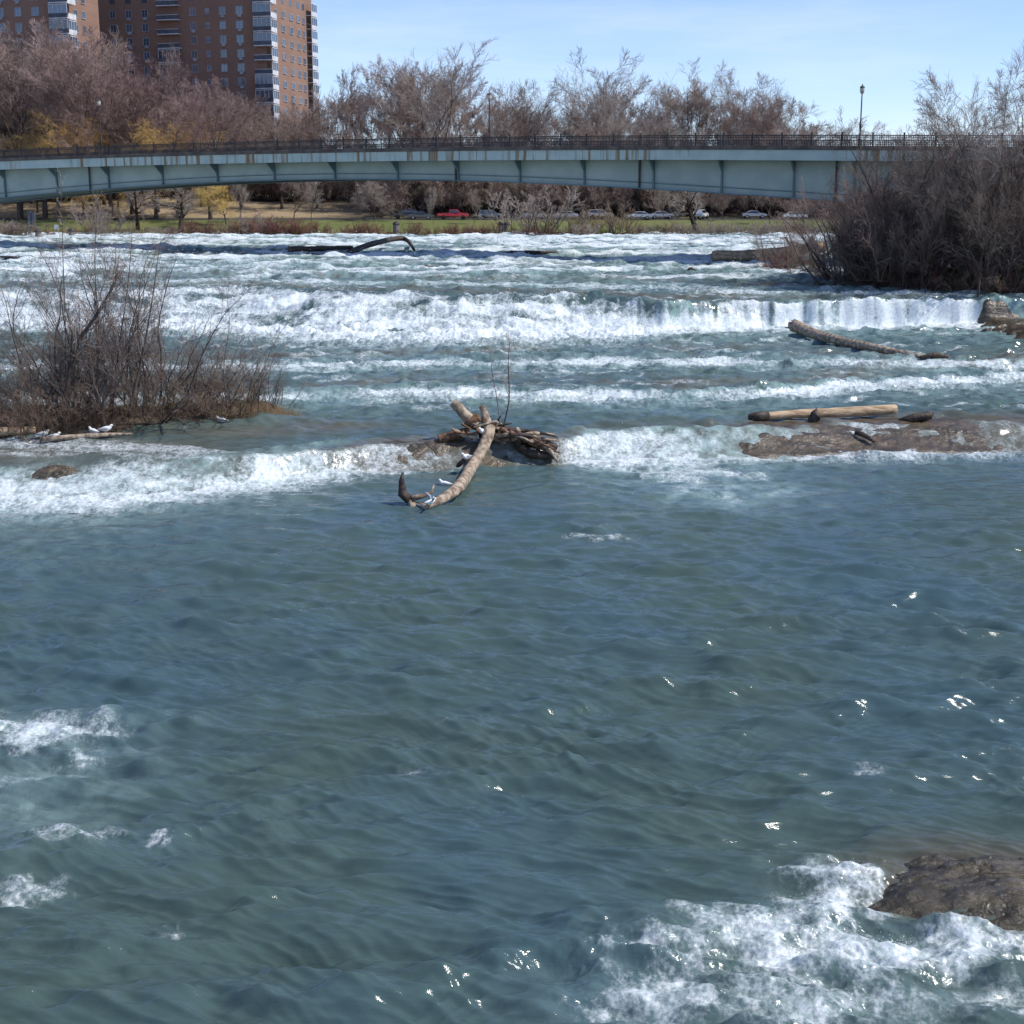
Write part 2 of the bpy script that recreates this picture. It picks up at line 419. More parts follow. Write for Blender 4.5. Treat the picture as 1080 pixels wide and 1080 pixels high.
def field(X, Y, T):
    B = brk(X)
    Z = level(X, Y, B)
    foam = np.zeros_like(X); milk = np.zeros_like(X); shal = np.zeros_like(X)
    wx = X+.9*perlin(X/3.1, Y/3.1, 1)+.25*perlin(X/.9, Y/.9, 2)
    wy = Y+.9*perlin(X/3.3, Y/2.7, 3)+.25*perlin(X/.8, Y/.8, 4)
    nb = fbm(X/1.6, Y/1.6, 6, 5, .6); nbig = fbm(X/9.0, Y/7.0, 3, 9)
    n_p = perlin(X/5, Y/4, 210)
    amp = np.interp(Y, [20,34,46,55,62,70,100,112,130,240], [.92,.85,.66,.48,.42,.8,1.0,1.1,.9,.8])
    ch = chop(X, Y)
    amp = amp*(1+.45*fbm(X/9, Y/4.5, 3, 212))
    h = amp*(ch+.045*ridge(wx/3.4, wy/1.1, 11)*sstep(-.2,.5,n_p)+.014*ridge(wx/1.3, wy/.42, 12))
    lowmask = 1-sstep(58, 62, Y)
    cap = sstep(.085, .15, ch)*sstep(.3, .8, perlin(X/2.2, Y/1.6, 21))*sstep(52, 28, Y)
    foam += .36*cap*lowmask
    cfg = [(1.7,.75,.10), (2.0,.90,.20), (1.7,.80,.18), (5.5,1.22,.26), (2.2,.6,.16)]
    pxl = 540+X/(Y*ct+(12-Z)*st)*F
    for i, (fy, fz, cy, cz) in enumerate(B):
        L, S, hump = cfg[i]
        cy = np.maximum(cy, fy+.8)
        wob = .9*fbm(X/2.6, X*0+i*7.7, 4, 30+i)*(1.0 if i != 3 else 2.2)+.3*nb
        d = fy-Y+wob; tt = (Y-fy+.25*nb)/(cy-fy)
        sx = S*np.ones_like(X)
        if i == 0:
            sx = np.interp(pxl, [-100,0,130,250,330,370,430,520,590,615,660,730,760,830,860,900,930,960,1000,1040,1300],
                                [1.0,.95,.95,1.0,.95,.75,.65,.35,.5,1.0,1.0,.8,.42,.5,.4,.75,.55,.8,.45,.5,.6])
            slope = (tt > -.3)*(1-sstep(.75, 1.15, tt))*np.clip(sx*.95, 0, 1)
            below = np.exp(-np.maximum(d, 0)/(L*np.interp(pxl, [0,300,600,700,800,1080], [1.8,1.4,.5,1.5,1,1])))*(d > -.1)
            below *= np.maximum(sx, .62)*np.interp(pxl, [380,420,560,610], [1,.5,.3,1])
            fo = np.maximum(slope*(.70+.6*nb), below*1.0)
            mk = np.exp(-np.maximum(d, 0)/5.0)*np.interp(pxl, [0,100,330,380,590,620,700,800,860,1080], [.9,.9,.6,.15,.15,.7,1.0,.9,.3,.25])*(d > -3)
            lf = sstep(300, 180, pxl)
            fo = np.maximum(fo*(1-.75*lf*sstep(.30, .5, tt)*sstep(.95, .75, tt)), 0)
            # foam streaks on the shelf above the crest, left
            fo = np.maximum(fo, .62*lf*np.exp(-((tt-1.25+.3*nbig)/.35)**2))
            shal = np.maximum(shal, np.clip((tt > -.1)*(1-sstep(1.2, 2.3, tt)), 0, 1)*.9*np.interp(pxl, [0,280,380,590,640,730,780], [.45,.5,.9,.9,.35,.5,.95]))
        elif i == 3:
            rt_ = sstep(640, 760, pxl)
            slope = (tt > -.1)*(1-sstep(.80, 1.08, tt))*S*(1+(1-rt_)*(.5*nb+.5*perlin(X/5+nb, Y/1.4, 410)+.3*nbig-.34))
            Lv = L*(1-.72*rt_)
            below = np.exp(-np.maximum(d, 0)/Lv)*(d > -.2)*1.15
            h = h+(1-rt_)*((tt > 0) & (tt < 1.1))*np.clip(tt*4, 0, 1)*np.clip((1.1-tt)*4, 0, 1)*(.22*perlin(X/2.4, Y/1.3, 401)+.16*ridge(X/4+nb, Y/2.2, 402)+.10*nb)
            below = np.maximum(below, .62*np.exp(-np.maximum(d, 0)/11)*(1-.5*rt_)*(d > 0)*sstep(-.35, .35, nbig+.6*ridge(X/7, Y/1.6, 78)))
            fo = np.maximum(slope, below)*np.interp(pxl, [-100,1030,1042], [1,1,.0])
            fo = fo*np.where(tt > .15, 1-np.interp(pxl, [600,800], [.10,.62])*sstep(-.1,.6,perlin(X*1.6, Y*.12, 77)+.4*perlin(X*.35, Y*.1, 79)), 1)
            fo = fo-.7*np.exp(-((pxl-735+60*(tt-.5))/75)**2)*sstep(.35, .6, tt)*(tt < 1.2)
            mk = np.exp(-np.maximum(d, 0)/10)*(d > -1)*.9
            s2 = np.exp(-((Y-cy-3.0)/3.2)**2)*sstep(0, 1, Y-cy)
            shal = np.maximum(shal, s2*.75*sstep(-.5, .2, nbig+.3))
        else:
            br_ = np.clip(.8+.95*fbm(X/7.0, X*0+i, 3, 50+i), .12, 1.35)
            slope = (tt > -.2)*(1-sstep(.35, .95, tt))*S
            below = np.exp(-np.maximum(d, 0)/L)*(d > -.3)*S*1.1
            fo = np.maximum(slope, below)*br_
            mk = np.exp(-np.maximum(d, 0)/4.5)*(d > -1)*.85
            mk = np.maximum(mk, .5*(tt > 0)*(tt < 1.3))
            s2 = np.exp(-((Y-cy-2.2)/2.6)**2)*(Y > cy)
            shal = np.maximum(shal, s2*.8*sstep(-.25, .25, fbm(X/8.0, Y/4.0, 2, 60+i)))
        foam = np.maximum(foam, fo); milk = np.maximum(milk, mk)
        if i == 3: k3 = 1-.6*sstep(640, 760, pxl)
        else: k3 = 1.0
        turb = k3*np.exp(-(np.maximum(d, 0)/(L*1.2+.6))**2)*(d > -2.5)*np.exp(-(np.minimum(d, 0)/1.6)**2)
        k = np.clip(np.maximum(sx, .3), 0, 1.3)
        h = h+turb*k*hump*(.8*perlin(X/1.3+nb, Y/.9, 40+i)+.6*nb+.35*ridge(X/.5, Y/.4+nb, 45+i)+.3*perlin(X/.2, Y/.2, 49)+.9*np.exp(-((d-.3)/.8)**2))
        if i == 3:
            h = h+((tt > 0) & (tt < 1))*(.05*perlin(X/.28, Y/2.5, 71)+.07*perlin(X/.9, Y/2.5, 72))
    up = sstep(122, 131, Y)
    ux = X+4*perlin(X/22, Y/22, 81); uy = Y+3*perlin(X/18, Y/18, 82)
    rr = .5+.5*ridge(ux/24, uy/7.5, 83); r2 = .5+.5*ridge(ux/9, uy/3.2, 84); r3 = ridge(X/3.0+nb, Y/1.3, 86)
    h = h+up*(.60*rr**3+.34*r2**3+.07*ridge(X/3.1, Y/1.6, 85)-.2)
    uf = sstep(.68, 1.0, rr+.06*nb)*.95+sstep(.80, 1.0, r2+.05*nb)*.5
    foam = np.maximum(foam, up*np.clip(uf*(.50+.55*sstep(-.3,.35,nbig)+.2*nb), 0, 1.1))
    milk = np.maximum(milk, up*np.clip(.40+.5*sstep(.4, .9, rr), 0, 1))
    shal = np.maximum(shal, up*.6*sstep(.1, .5, perlin(X/25, Y/8, 88)))
    mid = sstep(72, 76, Y)*(1-up)
    foam = np.maximum(foam, mid*.46*sstep(.45, .95, ridge(wx/6.5, wy/1.8, 91))*sstep(-.3, .4, nbig+.2))
    milk = np.maximum(milk, mid*.12*(1+nbig))
    st_ = [h, foam, milk]
    def blob(px, py, rx, ry, hgt=0, fo=0, mk=0, sharp=1.0, rot=0):
        c = at_z(px, py, 0); c1 = at_z(px, py-ry, 0); c2 = at_z(px, py+ry, 0)
        sx_ = rx*math.hypot(c[1], 12)/F; sy_ = (c1[1]-c2[1])/2
        if Y.min() > c[1]+4*sy_+4 or Y.max() < c[1]-4*sy_-4: return
        dx = (X-c[0]); dy = (Y-c[1])+.5*sy_*perlin(X/(.5*sx_), Y/(.5*sx_), 95)+.3*sy_*nb
        if rot:
            dx, dy = dx*math.cos(rot)+dy*math.sin(rot), -dx*math.sin(rot)+dy*math.cos(rot)
        dx = dx+.5*sx_*perlin(X/(.6*sx_), Y/(.6*sx_), 96)+.3*sx_*nb
        m = np.exp(-((dx/sx_)**2+(dy/sy_)**2)**sharp)
        if hgt: st_[0] = st_[0]+m*hgt*(.6+.6*perlin(X/.7, Y/.5, 97)+.6*nb)+(m*fo*.022*ridge(X/.22+nb, Y/.16, 98) if fo > .5 else 0)
        if fo: st_[1] = np.maximum(st_[1], m*fo*(.92+.6*nb))
        if mk: st_[2] = np.maximum(st_[2], m*mk)
    if Y.min() < 75:
        blob(20, 775, 95, 20, .16, .85, .5); blob(-60, 778, 60, 30, .1, 1.0, .6); blob(40, 820, 90, 60, 0, .30, .5)
        blob(90, 800, 30, 14, .05, .5); blob(130, 765, 60, 16, .22); blob(85, 885, 75, 16, .2, .48, .15); blob(165, 888, 18, 10, .06, .6)
        blob(25, 935, 50, 16, .1, .62, .2); blob(180, 985, 20, 14, .05, .5); blob(120, 1000, 60, 20, .12, .2)
        blob(430, 815, 42, 5, .12, .36); blob(640, 567, 55, 6, .05, .40); blob(290, 850, 60, 18, .14); blob(1050, 525, 40, 6, .03, .2)
        blob(760, 515, 95, 20, 0, .34, .8); blob(720, 500, 80, 8, .05, .75, .9); blob(100, 520, 170, 14, .1, .7, .5)
        blob(700, 1000, 60, 14, .12, .72, .35, rot=.1); blob(640, 1005, 60, 12, .16, .3); blob(780, 985, 70, 22, .14, .95, .5)
        blob(880, 950, 62, 32, .17, .9, .4); blob(905, 925, 30, 12, .18, .8); blob(850, 1010, 150, 34, .12, .80, .5)
        blob(1000, 1010, 110, 26, .12, .88, .5); blob(1090, 1000, 70, 24, .12, .9, .4); blob(700, 1050, 80, 36, .08, .70, .4)
        blob(830, 1060, 170, 34, .08, .60, .45); blob(1060, 1060, 70, 30, .08, .5, .3); blob(560, 1010, 50, 16, .14, .2)
        blob(1000, 925, 90, 36, -.2)
    h, foam, milk = st_
    c = at_z(1000, 925, 0)
    shal = np.maximum(shal, .75*np.exp(-(((X-c[0]-.4)/2.5)**2+((Y-c[1])/1.7)**2)**1.5))
    for c in SHC: shal = np.maximum(shal, .7*np.exp(-(((X-c[0])/4.5)**2+((Y-c[1])/2.0)**2)))
    Z = Z+h
    return Z.astype(np.float32), foam.astype(np.float32), milk.astype(np.float32), shal.astype(np.float32)
SHC = [on(*q) for q in ((150,470),(30,478),(250,455),(330,450))]
def make_water():
    Yr = [12.0]
    while Yr[-1] < 246: Yr.append(Yr[-1]+float(row_step(np.float64(Yr[-1]))))
    Yr = np.array(Yr)
    tc = np.linspace(-.40, .40, 960)
    ex = .40+np.cumsum(np.linspace(.004, .07, 30))
    t = np.concatenate([-ex[::-1], tc, ex])
    Y, T = np.meshgrid(Yr, t, indexing='ij')
    X = T*(Y+4)
    from concurrent.futures import ThreadPoolExecutor
    ch = [slice(i, i+24) for i in range(0, len(Yr), 24)]
    with ThreadPoolExecutor(4) as ex_: res = list(ex_.map(lambda s_: field(X[s_], Y[s_], T[s_]), ch))
    Z, foam, milk, shal = [np.concatenate([r[i] for r in res]) for i in range(4)]
    nr, nc = X.shape
    idx = np.arange(nr*nc, dtype=np.int32).reshape(nr, nc)
    q = np.stack([idx[:-1,:-1], idx[:-1,1:], idx[1:,1:], idx[1:,:-1]], -1).reshape(-1, 4)
    V = np.stack([X, Y, Z], -1).reshape(-1, 3).astype(np.float32)
    me = mesh_np('water', V, q, M['water'], True, dict(foam=foam, milk=milk, shallow=shal), False)
    tag(link('water', me), kind='structure')
    print('water verts', len(V))
    ok = (foam > .72) & (np.abs(T) < .40)
    w = np.where(ok, 1.0, 0).ravel()
    w = w*np.interp(Y.ravel(), [12,30,60,110,128,250], [1.3,1.1,1.1,1.1,.9,.5]); w /= w.sum()
    n = 36000
    pick = rng.choice(len(w), n, p=w)
    c = V[pick].copy(); yy = c[:,1]
    c[:,2] += rng.exponential(1, n)*np.interp(yy, [12,30,60,110,240], [.06,.06,.09,.15,.2])
    c[:,0] += rng.normal(0, .08, n); c[:,1] += rng.normal(0, .1, n)
    s = rng.uniform(.3, 1.1, n)*np.interp(yy, [12,30,60,110,240], [.005,.007,.014,.026,.04])
    O = np.array([(1,0,0),(-1,0,0),(0,1,0),(0,-1,0),(0,0,1),(0,0,-1)], float)
    FT = np.array([(0,2,4),(2,1,4),(1,3,4),(3,0,4),(2,0,5),(1,2,5),(3,1,5),(0,3,5)])
    SV = (c[:,None,:]+O[None]*s[:,None,None]*rng.uniform(.6,1.6,(n,1,3))).reshape(-1, 3)
    SF = (FT[None]+(np.arange(n)*6)[:,None,None]).reshape(-1, 3)
    o = link('spray', mesh_np('spray', SV, [SF], M['spray'], False))
    tag(o, 'white droplets of spray thrown up over the rapids', 'spray', kind='stuff')
make_water()

# ------------------------------------------------------------------ GROUND
def make_ground():
    ys = np.array(sorted(set(GY+[238,241.5,250,255,265,275,280,294,315,360,900,2500])), float)
    xs = np.concatenate([[-5000,-1500,-600,-350], np.arange(-240, 241, 6), [350,600,1500,5000]])
    Y, X = np.meshgrid(ys, xs, indexing='ij')
    Z = ground_z(X, Y)+np.where((Y > 275) & (Y < 700), .8*perlin(X/30, Y/30, 5), 0)
    edge = np.where((Y > 236) & (Y < 247), .35*perlin(X/7, Y/3, 6), 0)
    # river passes under: sides rise outside the river
    side = sstep(170, 230, np.abs(X))*(Y < 240)*(np.maximum(Y,0)/240*7+8)
    Z = Z+edge+side
    nr, nc = X.shape; idx = np.arange(nr*nc).reshape(nr, nc)
    q = np.stack([idx[:-1,:-1], idx[:-1,1:], idx[1:,1:], idx[1:,:-1]], -1).reshape(-1, 4)
    tag(link('ground', mesh_np('ground', np.stack([X,Y,Z],-1).reshape(-1,3), q, M['ground'])), kind='structure')
    b = MB()
    for x0 in range(-240, 240, 6):
        z0, z1 = float(ground_z(0, 262.5))+.02, float(ground_z(0, 269.5))+.02
        b.add([(x0,262.5,z0),(x0+6,262.5,z0),(x0+6,269.5,z1),(x0,269.5,z1)], [(0,1,2,3)])
    tag(b.build('road', M['asphalt']), kind='structure')
make_ground()

def patch(name, x0, x1, n, t0, t1, fn, mat):
    """heightfield over world region; fn(X,T)->(Y,Z)"""
    X, T = np.meshgrid(np.linspace(x0, x1, n), np.linspace(t0, t1, max(20, n//3)), indexing='ij')
    Y, Z = fn(X, T)
    nr, nc = X.shape; idx = np.arange(nr*nc).reshape(nr, nc)
    q = np.stack([idx[:-1,:-1], idx[1:,:-1], idx[1:,1:], idx[:-1,1:]], -1).reshape(-1, 4)
    return mesh_np(name, np.stack([X,Y,Z],-1).reshape(-1,3), q, mat)
def ledge_rock(i, px0, px1, off, nz, t0, t1, mat, label, seed, fn=None):
    f, c = LEDGES[i]
    ym = float(np.mean(f[:,1])); xa = at_y(px0, 480, ym)[0]; xb = at_y(px1, 480, ym)[0]
    def fnn(X, T):
        fy = np.interp(X, f[:,0], f[:,1]); cy = np.interp(X, c[:,0], c[:,1])
        Y = fy+(cy-fy)*T
        u = (X-xa)/(xb-xa); un = u+.06*fbm(X/1.5, Y/1.0, 4, seed+3); e = sstep(.02, .2, un)*sstep(.98, .84, un)*sstep(t0, t0+.25, T)*sstep(t1, t1-.5, T)
        st_ = np.floor((fbm(X/3.0, Y/2.0, 4, seed)+1)*4)/4-1
        Z = level(X, Y)+off*e-(1-e)*.55+nz*(.55*fbm(X/1.4, Y/1.0, 5, seed+5)+.45*st_)
        return Y, Z
    me = patch('rock_shelf', xa, xb, 260, t0, t1, fnn, mat)
    return tag(link('rock_shelf', me), label, 'rock')
ledge_rock(0, 355, 612, .03, .30, -.12, 1.9, M['rock'], 'low wet brown rock shelf under the driftwood root pile', 101)
ledge_rock(0, 735, 1150, .08, .22, -.08, 1.8, M['rock'], 'broad wet brown rock shelf below the long tan log', 111)
ledge_rock(0, -60, 70, .02, .26, .35, 1.2, M['rock'], 'small brown rock shelf breaking the foam at the left edge', 121)
ledge_rock(3, 1006, 1260, .7, .22, -.25, 4.5, M['rockdk'], 'dark dry rock step at the right end of the long waterfall', 131)
# slab below the fall, right edge
def boulder(name, c, sx, sy, hz, mat, label, seed, base=-.3, n=120, flat=.5):
    a = np.linspace(-1.15, 1.15, n)
    U, W = np.meshgrid(a, a, indexing='ij')
    r = np.sqrt(U*U+W*W)+.22*fbm(U*1.6+seed, W*1.6, 3, seed)
    m = sstep(1.0, .35, r+.15*fbm(U*4+seed, W*4, 4, seed+9))
    X = U*sx; Y = W*sy
    lay = np.floor((fbm(U*1.5+5, W*2.5, 3, seed+1)+1)*5)/5-1
    Z = base+(hz-base)*m**flat+m*hz*(.5*fbm(U*3, W*3, 6, seed+2)+.6*lay)
    nr, nc = X.shape; idx = np.arange(nr*nc).reshape(nr, nc)
    q = np.stack([idx[:-1,:-1], idx[1:,:-1], idx[1:,1:], idx[:-1,1:]], -1).reshape(-1, 4)
    return tag(link(name, mesh_np(name, np.stack([X,Y,Z],-1).reshape(-1,3), q, mat), None, c), label, 'rock')
boulder('rock_slab', on(1082, 352), 3.6, 1.5, .62, M['rockdk'], 'flat dark rock slab in the water below the waterfall at the right edge', 3)
boulder('boulder', at_z(1078, 945, -.08), 3.6, 2.0, .38, M['rocknear'], 'wet brown boulder with foam breaking over it in the lower right corner', 8, n=220, flat=.8)
boulder('rock', on(60, 500), 1.3, .8, .25, M['rock'], 'small brown rock in the foam below the left island', 13)
boulder('rock', on(868, 292), 2.2, 1.0, .45, M['rockdk'], 'low dark rock at the left foot of the right island', 17)

# ------------------------------------------------------------------ ISLANDS
def island(px_list, py_list, depth, height, mat, seed, z0=None):
    E = np.array([on(a, b) for a, b in zip(px_list, py_list)])
    o_ = np.argsort(E[:,0]); E = E[o_]
    x0, x1 = E[0,0], E[-1,0]; n = 220
    X, T = np.meshgrid(np.linspace(x0, x1, n), np.linspace(0, 1, 80), indexing='ij')
    u = (X-x0)/(x1-x0)
    fy = np.interp(X, E[:,0], E[:,1])+.35*fbm(X/1.5, X*0, 4, seed)
    dd = depth*np.interp(u, [0,.6,.9,1], [1,.9,.5,.15]) if seed < 50 else depth*np.interp(u, [0,.1,.35,1], [.15,.5,.9,1])
    Y = fy+dd*T
    prof = np.minimum(sstep(0, .22, T), sstep(1, .75, T))
    ends = sstep(1, .86, u) if seed < 50 else sstep(0, .12, u)
    Z = level(X, fy)-.35+(height*(.45+.55*ends)+.35)*prof*np.maximum(ends, .35)+prof*.35*fbm(X/1.3, Y/1.0, 5, seed+2)
    nr, nc = X.shape; idx = np.arange(nr*nc).reshape(nr, nc)
    q = np.stack([idx[:-1,:-1], idx[1:,:-1], idx[1:,1:], idx[:-1,1:]], -1).reshape(-1, 4)
    tag(link('island_ground', mesh_np('island_ground', np.stack([X,Y,Z],-1).reshape(-1,3), q, mat)), kind='structure')
    def z_at(x, y):
        i = int(np.clip((x-x0)/(x1-x0)*(n-1), 0, n-1)); j = int(np.clip((y-fy[i,0])/dd[i,0]*79, 0, 79))
        return float(Z[i, j])
    return z_at, lambda x: float(np.interp(x, E[:,0], E[:,1]))
zL, frontL = island([-260,-100,0,60,110,170,230,300,338], [463,463,461,463,459,452,446,441,437], 9, .5, M['litter'], 21)
zR, frontR = island([845,870,900,950,1000,1080,1300], [289,295,301,305,308,312,314], 22, 1.6, M['mud'], 61)

# ------------------------------------------------------------------ TREES
def norm(a): return a/(np.linalg.norm(a, axis=-1, keepdims=True)+1e-9)
def grow(start, d, L, R, n, wig, up, g, taper=.75):
    m = len(start); Pn = np.zeros((m, n, 3)); p = start.copy(); d = norm(d); Pn[:,0] = p
    for i in range(1, n):
        p = p+d*(L/(n-1))[:,None]; Pn[:,i] = p
        d = norm(d+wig*g.normal(size=(m,3))+np.array([0,0,1.])*up)
    t = np.linspace(0, 1, n)[None]
    return dict(P=Pn, R=R[:,None]*(1-taper*t), L=L)
def kids(par, k, t0, t1, ang, lf, rf, n, wig, up, g, taper=.75, rmin=.0, flen=.5, tw=1.0):
    m = len(par['L']); idx = np.repeat(np.arange(m), k); M_ = len(idx)
    t = t0+(t1-t0)*((np.tile(np.arange(k), m)+g.uniform(0, 1, M_))/k)
    nn = par['P'].shape[1]; f = t*(nn-1); i0 = np.minimum(f.astype(int), nn-2); fr = (f-i0)[:,None]
    a = par['P'][idx, i0]; b = par['P'][idx, i0+1]; s = a+(b-a)*fr; tan = norm(b-a)
    rr = par['R'][idx, i0]*(1-fr[:,0])+par['R'][idx, i0+1]*fr[:,0]
    rv = g.normal(size=(M_,3)); perp = norm(rv-tan*(rv*tan).sum(1, keepdims=True))
    an = rad(ang)*g.uniform(.65, 1.3, M_)[:,None]
    d = tan*np.cos(an)+perp*np.sin(an)
    L = par['L'][idx]*lf*g.uniform(.6, 1.25, M_)*(1-flen*(t-t0)/(t1-t0+1e-6))
    R = np.maximum(rr*rf, rmin)
    return grow(s, d, L, R, n, wig, up, g, taper)
def tubes_np(sets, mat, name, sides=3):
    V = []; Q = []; off = 0
    for s in sets:
        Pn, R = s['P'], s['R']; m, n, _ = Pn.shape
        T = norm(np.gradient(Pn, axis=1))
        ref = norm(np.array([.31,.52,.13])+0*T); u = norm(np.cross(T, ref)); v = np.cross(T, u)
        a = np.arange(sides)/sides*2*np.pi
        ring = Pn[:,:,None]+R[:,:,None,None]*(np.cos(a)[:,None]*u[:,:,None]+np.sin(a)[:,None]*v[:,:,None])
        V.append(ring.reshape(-1, 3))
        base = off+(np.arange(m)*n*sides)[:,None,None]+(np.arange(n-1)*sides)[None,:,None]
        k = np.arange(sides)[None,None]; k2 = (k+1) % sides
        Q.append(np.stack([base+k, base+k2, base+sides+k2, base+sides+k], -1).reshape(-1, 4)); off += m*n*sides
    return mesh_np(name, np.concatenate(V), np.concatenate(Q), mat)
def tree_meshes(seed, hgt=20., spread=38, trunk=.3, droop=0, limbs=14, bark='bark', twig='twig', dens=1.0, rt=.013, trunk_r=.013, lean=0, up=.05, fork=0):
    g = np.random.default_rng(seed)
    z = np.zeros((1,3)); tr = grow(z, np.array([[lean, g.normal()*.03, 1.]]), np.array([hgt*(.40 if fork else .72)]), np.array([hgt*trunk_r]), 9, .07, .04, g, .85)
    par = tr
    sets_t = [tr]
    if fork:
        tr2 = kids(tr, fork, .4, 1., 24, 1.4, .8, 8, .09, .06, g, .85, flen=.2); sets_t.append(tr2)
        par = tr2
    l1 = kids(par, max(3, limbs//(fork or 1)), trunk if not fork else .15, .97, spread+10, .62, .62, 8, .13, up, g, .8, flen=.5); sets_t.append(l1)
    l2 = kids(l1, 8, .15, .98, 36, .56, .6, 7, .13, up*.9-droop*.3, g, .7, .022*hgt/20, .35)
    l3 = kids(l2, 7, .12, 1., 36, .56, .6, 5, .13, up*.7-droop, g, .6, rt*1.5, .35)
    l4 = kids(l3, max(2, int(7*dens)), .05, 1., 34, .66 if not droop else 1.4, .7, 4, .13, up*.5-droop*1.6, g, .5, rt, .35)
    return tubes_np(sets_t, M[bark], 'trunk', 6), tubes_np([l2, l3, l4], M[twig], 'crown', 3)
def zmax(ms):
    m = 0
    for me in ms:
        a = np.empty(len(me.vertices)*3, np.float32); me.vertices.foreach_get('co', a); m = max(m, float(np.percentile(a[2::3], 99.8)))
    return m
def tree_proto(**kw): return tree_meshes(**kw)
def shrub_meshes(seed, hgt=8., stems=12, base=1.2, lean=.35, twig='twiggrey', bark='bark', dens=1., rt=.009, sr=.011, up=.05, k2=9, k3=7, k4=4, wig=.10):
    g = np.random.default_rng(seed)
    s = np.concatenate([g.normal(0, base, (stems,2)), np.zeros((stems,1))], 1)
    d = np.stack([s[:,0]/base*lean*.6+g.normal(0, lean*.5, stems), s[:,1]/base*lean*.6+g.normal(0, lean*.5, stems), np.ones(stems)], 1)
    st_ = grow(s, d, hgt*g.uniform(.5, 1.05, stems), hgt*sr*g.uniform(.6, 1.2, stems), 9, wig, .05, g, .85)
    l2 = kids(st_, k2, .12, .98, 36, .42, .55, 6, .14, up, g, .7, rt*1.6)
    l3 = kids(l2, k3, .08, 1., 42, .5, .6, 5, .17, up*.7, g, .6, rt*1.2)
    out = [l2, l3]
    if k4: out.append(kids(l3, k4, .05, 1., 40, .6, .7, 3, .17, up*.5, g, .5, rt))
    z3 = np.zeros((stems,3)); z3[:,2] = -.12; e3 = s.copy(); e3[:,2] = .04; ln = np.linalg.norm(e3-z3, axis=1)
    rt_s = grow(z3, e3-z3, ln, np.full(stems, hgt*sr*.8), 3, 0, 0, g, .1)
    return tubes_np([st_, rt_s], M[bark], 'stem', 6), tubes_np(out, M[twig], 'crown', 3)
def plant(name, meshes, loc, scale, rz, label, cat, group=None, part='trunk', sx=1.0):
    e = empty(name, loc, rz); e.scale = (scale*sx, scale*sx, scale)
    link(part, meshes[0], e); link('crown', meshes[1], e)
    return tag(e, label, cat, group)
T = {
 'a': tree_proto(seed=1, spread=30, trunk=.25, limbs=16, fork=4),
 'b': tree_proto(seed=2, spread=36, trunk=.22, limbs=18, fork=5, twig='twig'),
 'c': tree_proto(seed=3, spread=42, trunk=.28, limbs=16, twig='twiggrey'),
 'd': tree_proto(seed=4, spread=28, trunk=.2, limbs=18, twig='twiggrey', fork=4, dens=.7, rt=.013),
 'e': tree_proto(seed=5, spread=34, trunk=.15, limbs=20, twig='twig', dens=1.3),
 'w': tree_proto(seed=6, spread=44, trunk=.22, limbs=16, twig='twigwillow', droop=.22, dens=1.1),
 'p': tree_proto(seed=7, spread=30, trunk=.18, limbs=18, bark='barkpale', twig='twiggrey', fork=4, dens=.9),
 'g': tree_proto(seed=9, spread=44, trunk=.22, limbs=16, twig='twiggrey', droop=.22, dens=1.1),
 'q': tree_proto(seed=12, spread=32, trunk=.2, limbs=20, fork=4, twig='twigpurple', dens=1.1),
 'k': tree_proto(seed=8, spread=52, trunk=.35, limbs=10, lean=-.45, bark='barkdark', twig='twiggrey', dens=.8, trunk_r=.045),
}
TZ = {k: zmax(v) for k, v in T.items()}
def top_h(px, pytop, Y):
    return float(at_y(px, pytop, Y)[2]-ground_z(0, Y))
def put_tree(kind, px, Y, pytop, label, group=None, name='bare_tree', sx=1.0, rz=None, k=1.0):
    X = at_y(px, 230, Y)[0]
    h = top_h(px, pytop, Y)
    return plant(name, T[kind], (X, Y, float(ground_z(X, Y))-.2), (h+.2)/TZ[kind]*k, random.uniform(0, 6.28) if rz is None else rz, label, 'tree', group, sx=sx)
# wood behind the bridge
sky_x = [-60,0,60,100,130,160,200,240,300,340,380,410,440,470,500,530,560,600,620,650,680,700,730,760,790,820,845,870,900,940,1000,1100]
sky_y = [10,18,30,22,70,84,90,92,96,96,86,80,52,56,84,92,98,100,92,66,96,98,78,98,92,100,126,136,132,138,150,150]
LW = 'purple grey bare tree in the dense wood behind the bridge'
px = -60.
while px < 852:
    Y = random.uniform(284, 318)
    top = float(np.interp(px, sky_x, sky_y))+random.uniform(0, 20)
    put_tree(random.choice('abceab'), px, Y, top, LW, 'bare trees in the wood behind the bridge', sx=random.uniform(.85, 1.1))
    px += random.uniform(9, 15)
px = -40.
while px < 870:     # understorey seen beneath the bridge
    put_tree(random.choice('abce'), px, random.uniform(276, 284), random.uniform(120, 160), 'lower bare tree growing on the slope beyond the bridge', 'smaller bare trees on the slope', sx=1.3)
    px += random.uniform(16, 24) if px > 400 else random.uniform(34, 46)
US = [shrub_meshes(35, 8., 18, 2.0, .5, 'twig', rt=.013, k2=11, k3=9, k4=7), shrub_meshes(36, 8., 18, 2.0, .5, 'twigtan', rt=.013, k2=11, k3=9, k4=7)]
px = -40.
while px < 900:
    Y = random.uniform(297, 304) if px < 400 else random.uniform(273, 290); X = at_y(px, 230, Y)[0]
    j = random.random() < .3
    plant('thicket_shrub', US[j], (X, Y, float(ground_z(X, Y))-.3), random.uniform(.8, 1.3), random.uniform(0, 6), ['purple brown','tan'][j]+' leafless shrub in the undergrowth beneath the trees beyond the bridge', 'shrub', ['purple brown','tan'][j]+' undergrowth shrubs beyond the bridge', 'stem', 1.3)
    px += random.uniform(6, 10) if px > 400 else random.uniform(11, 18)
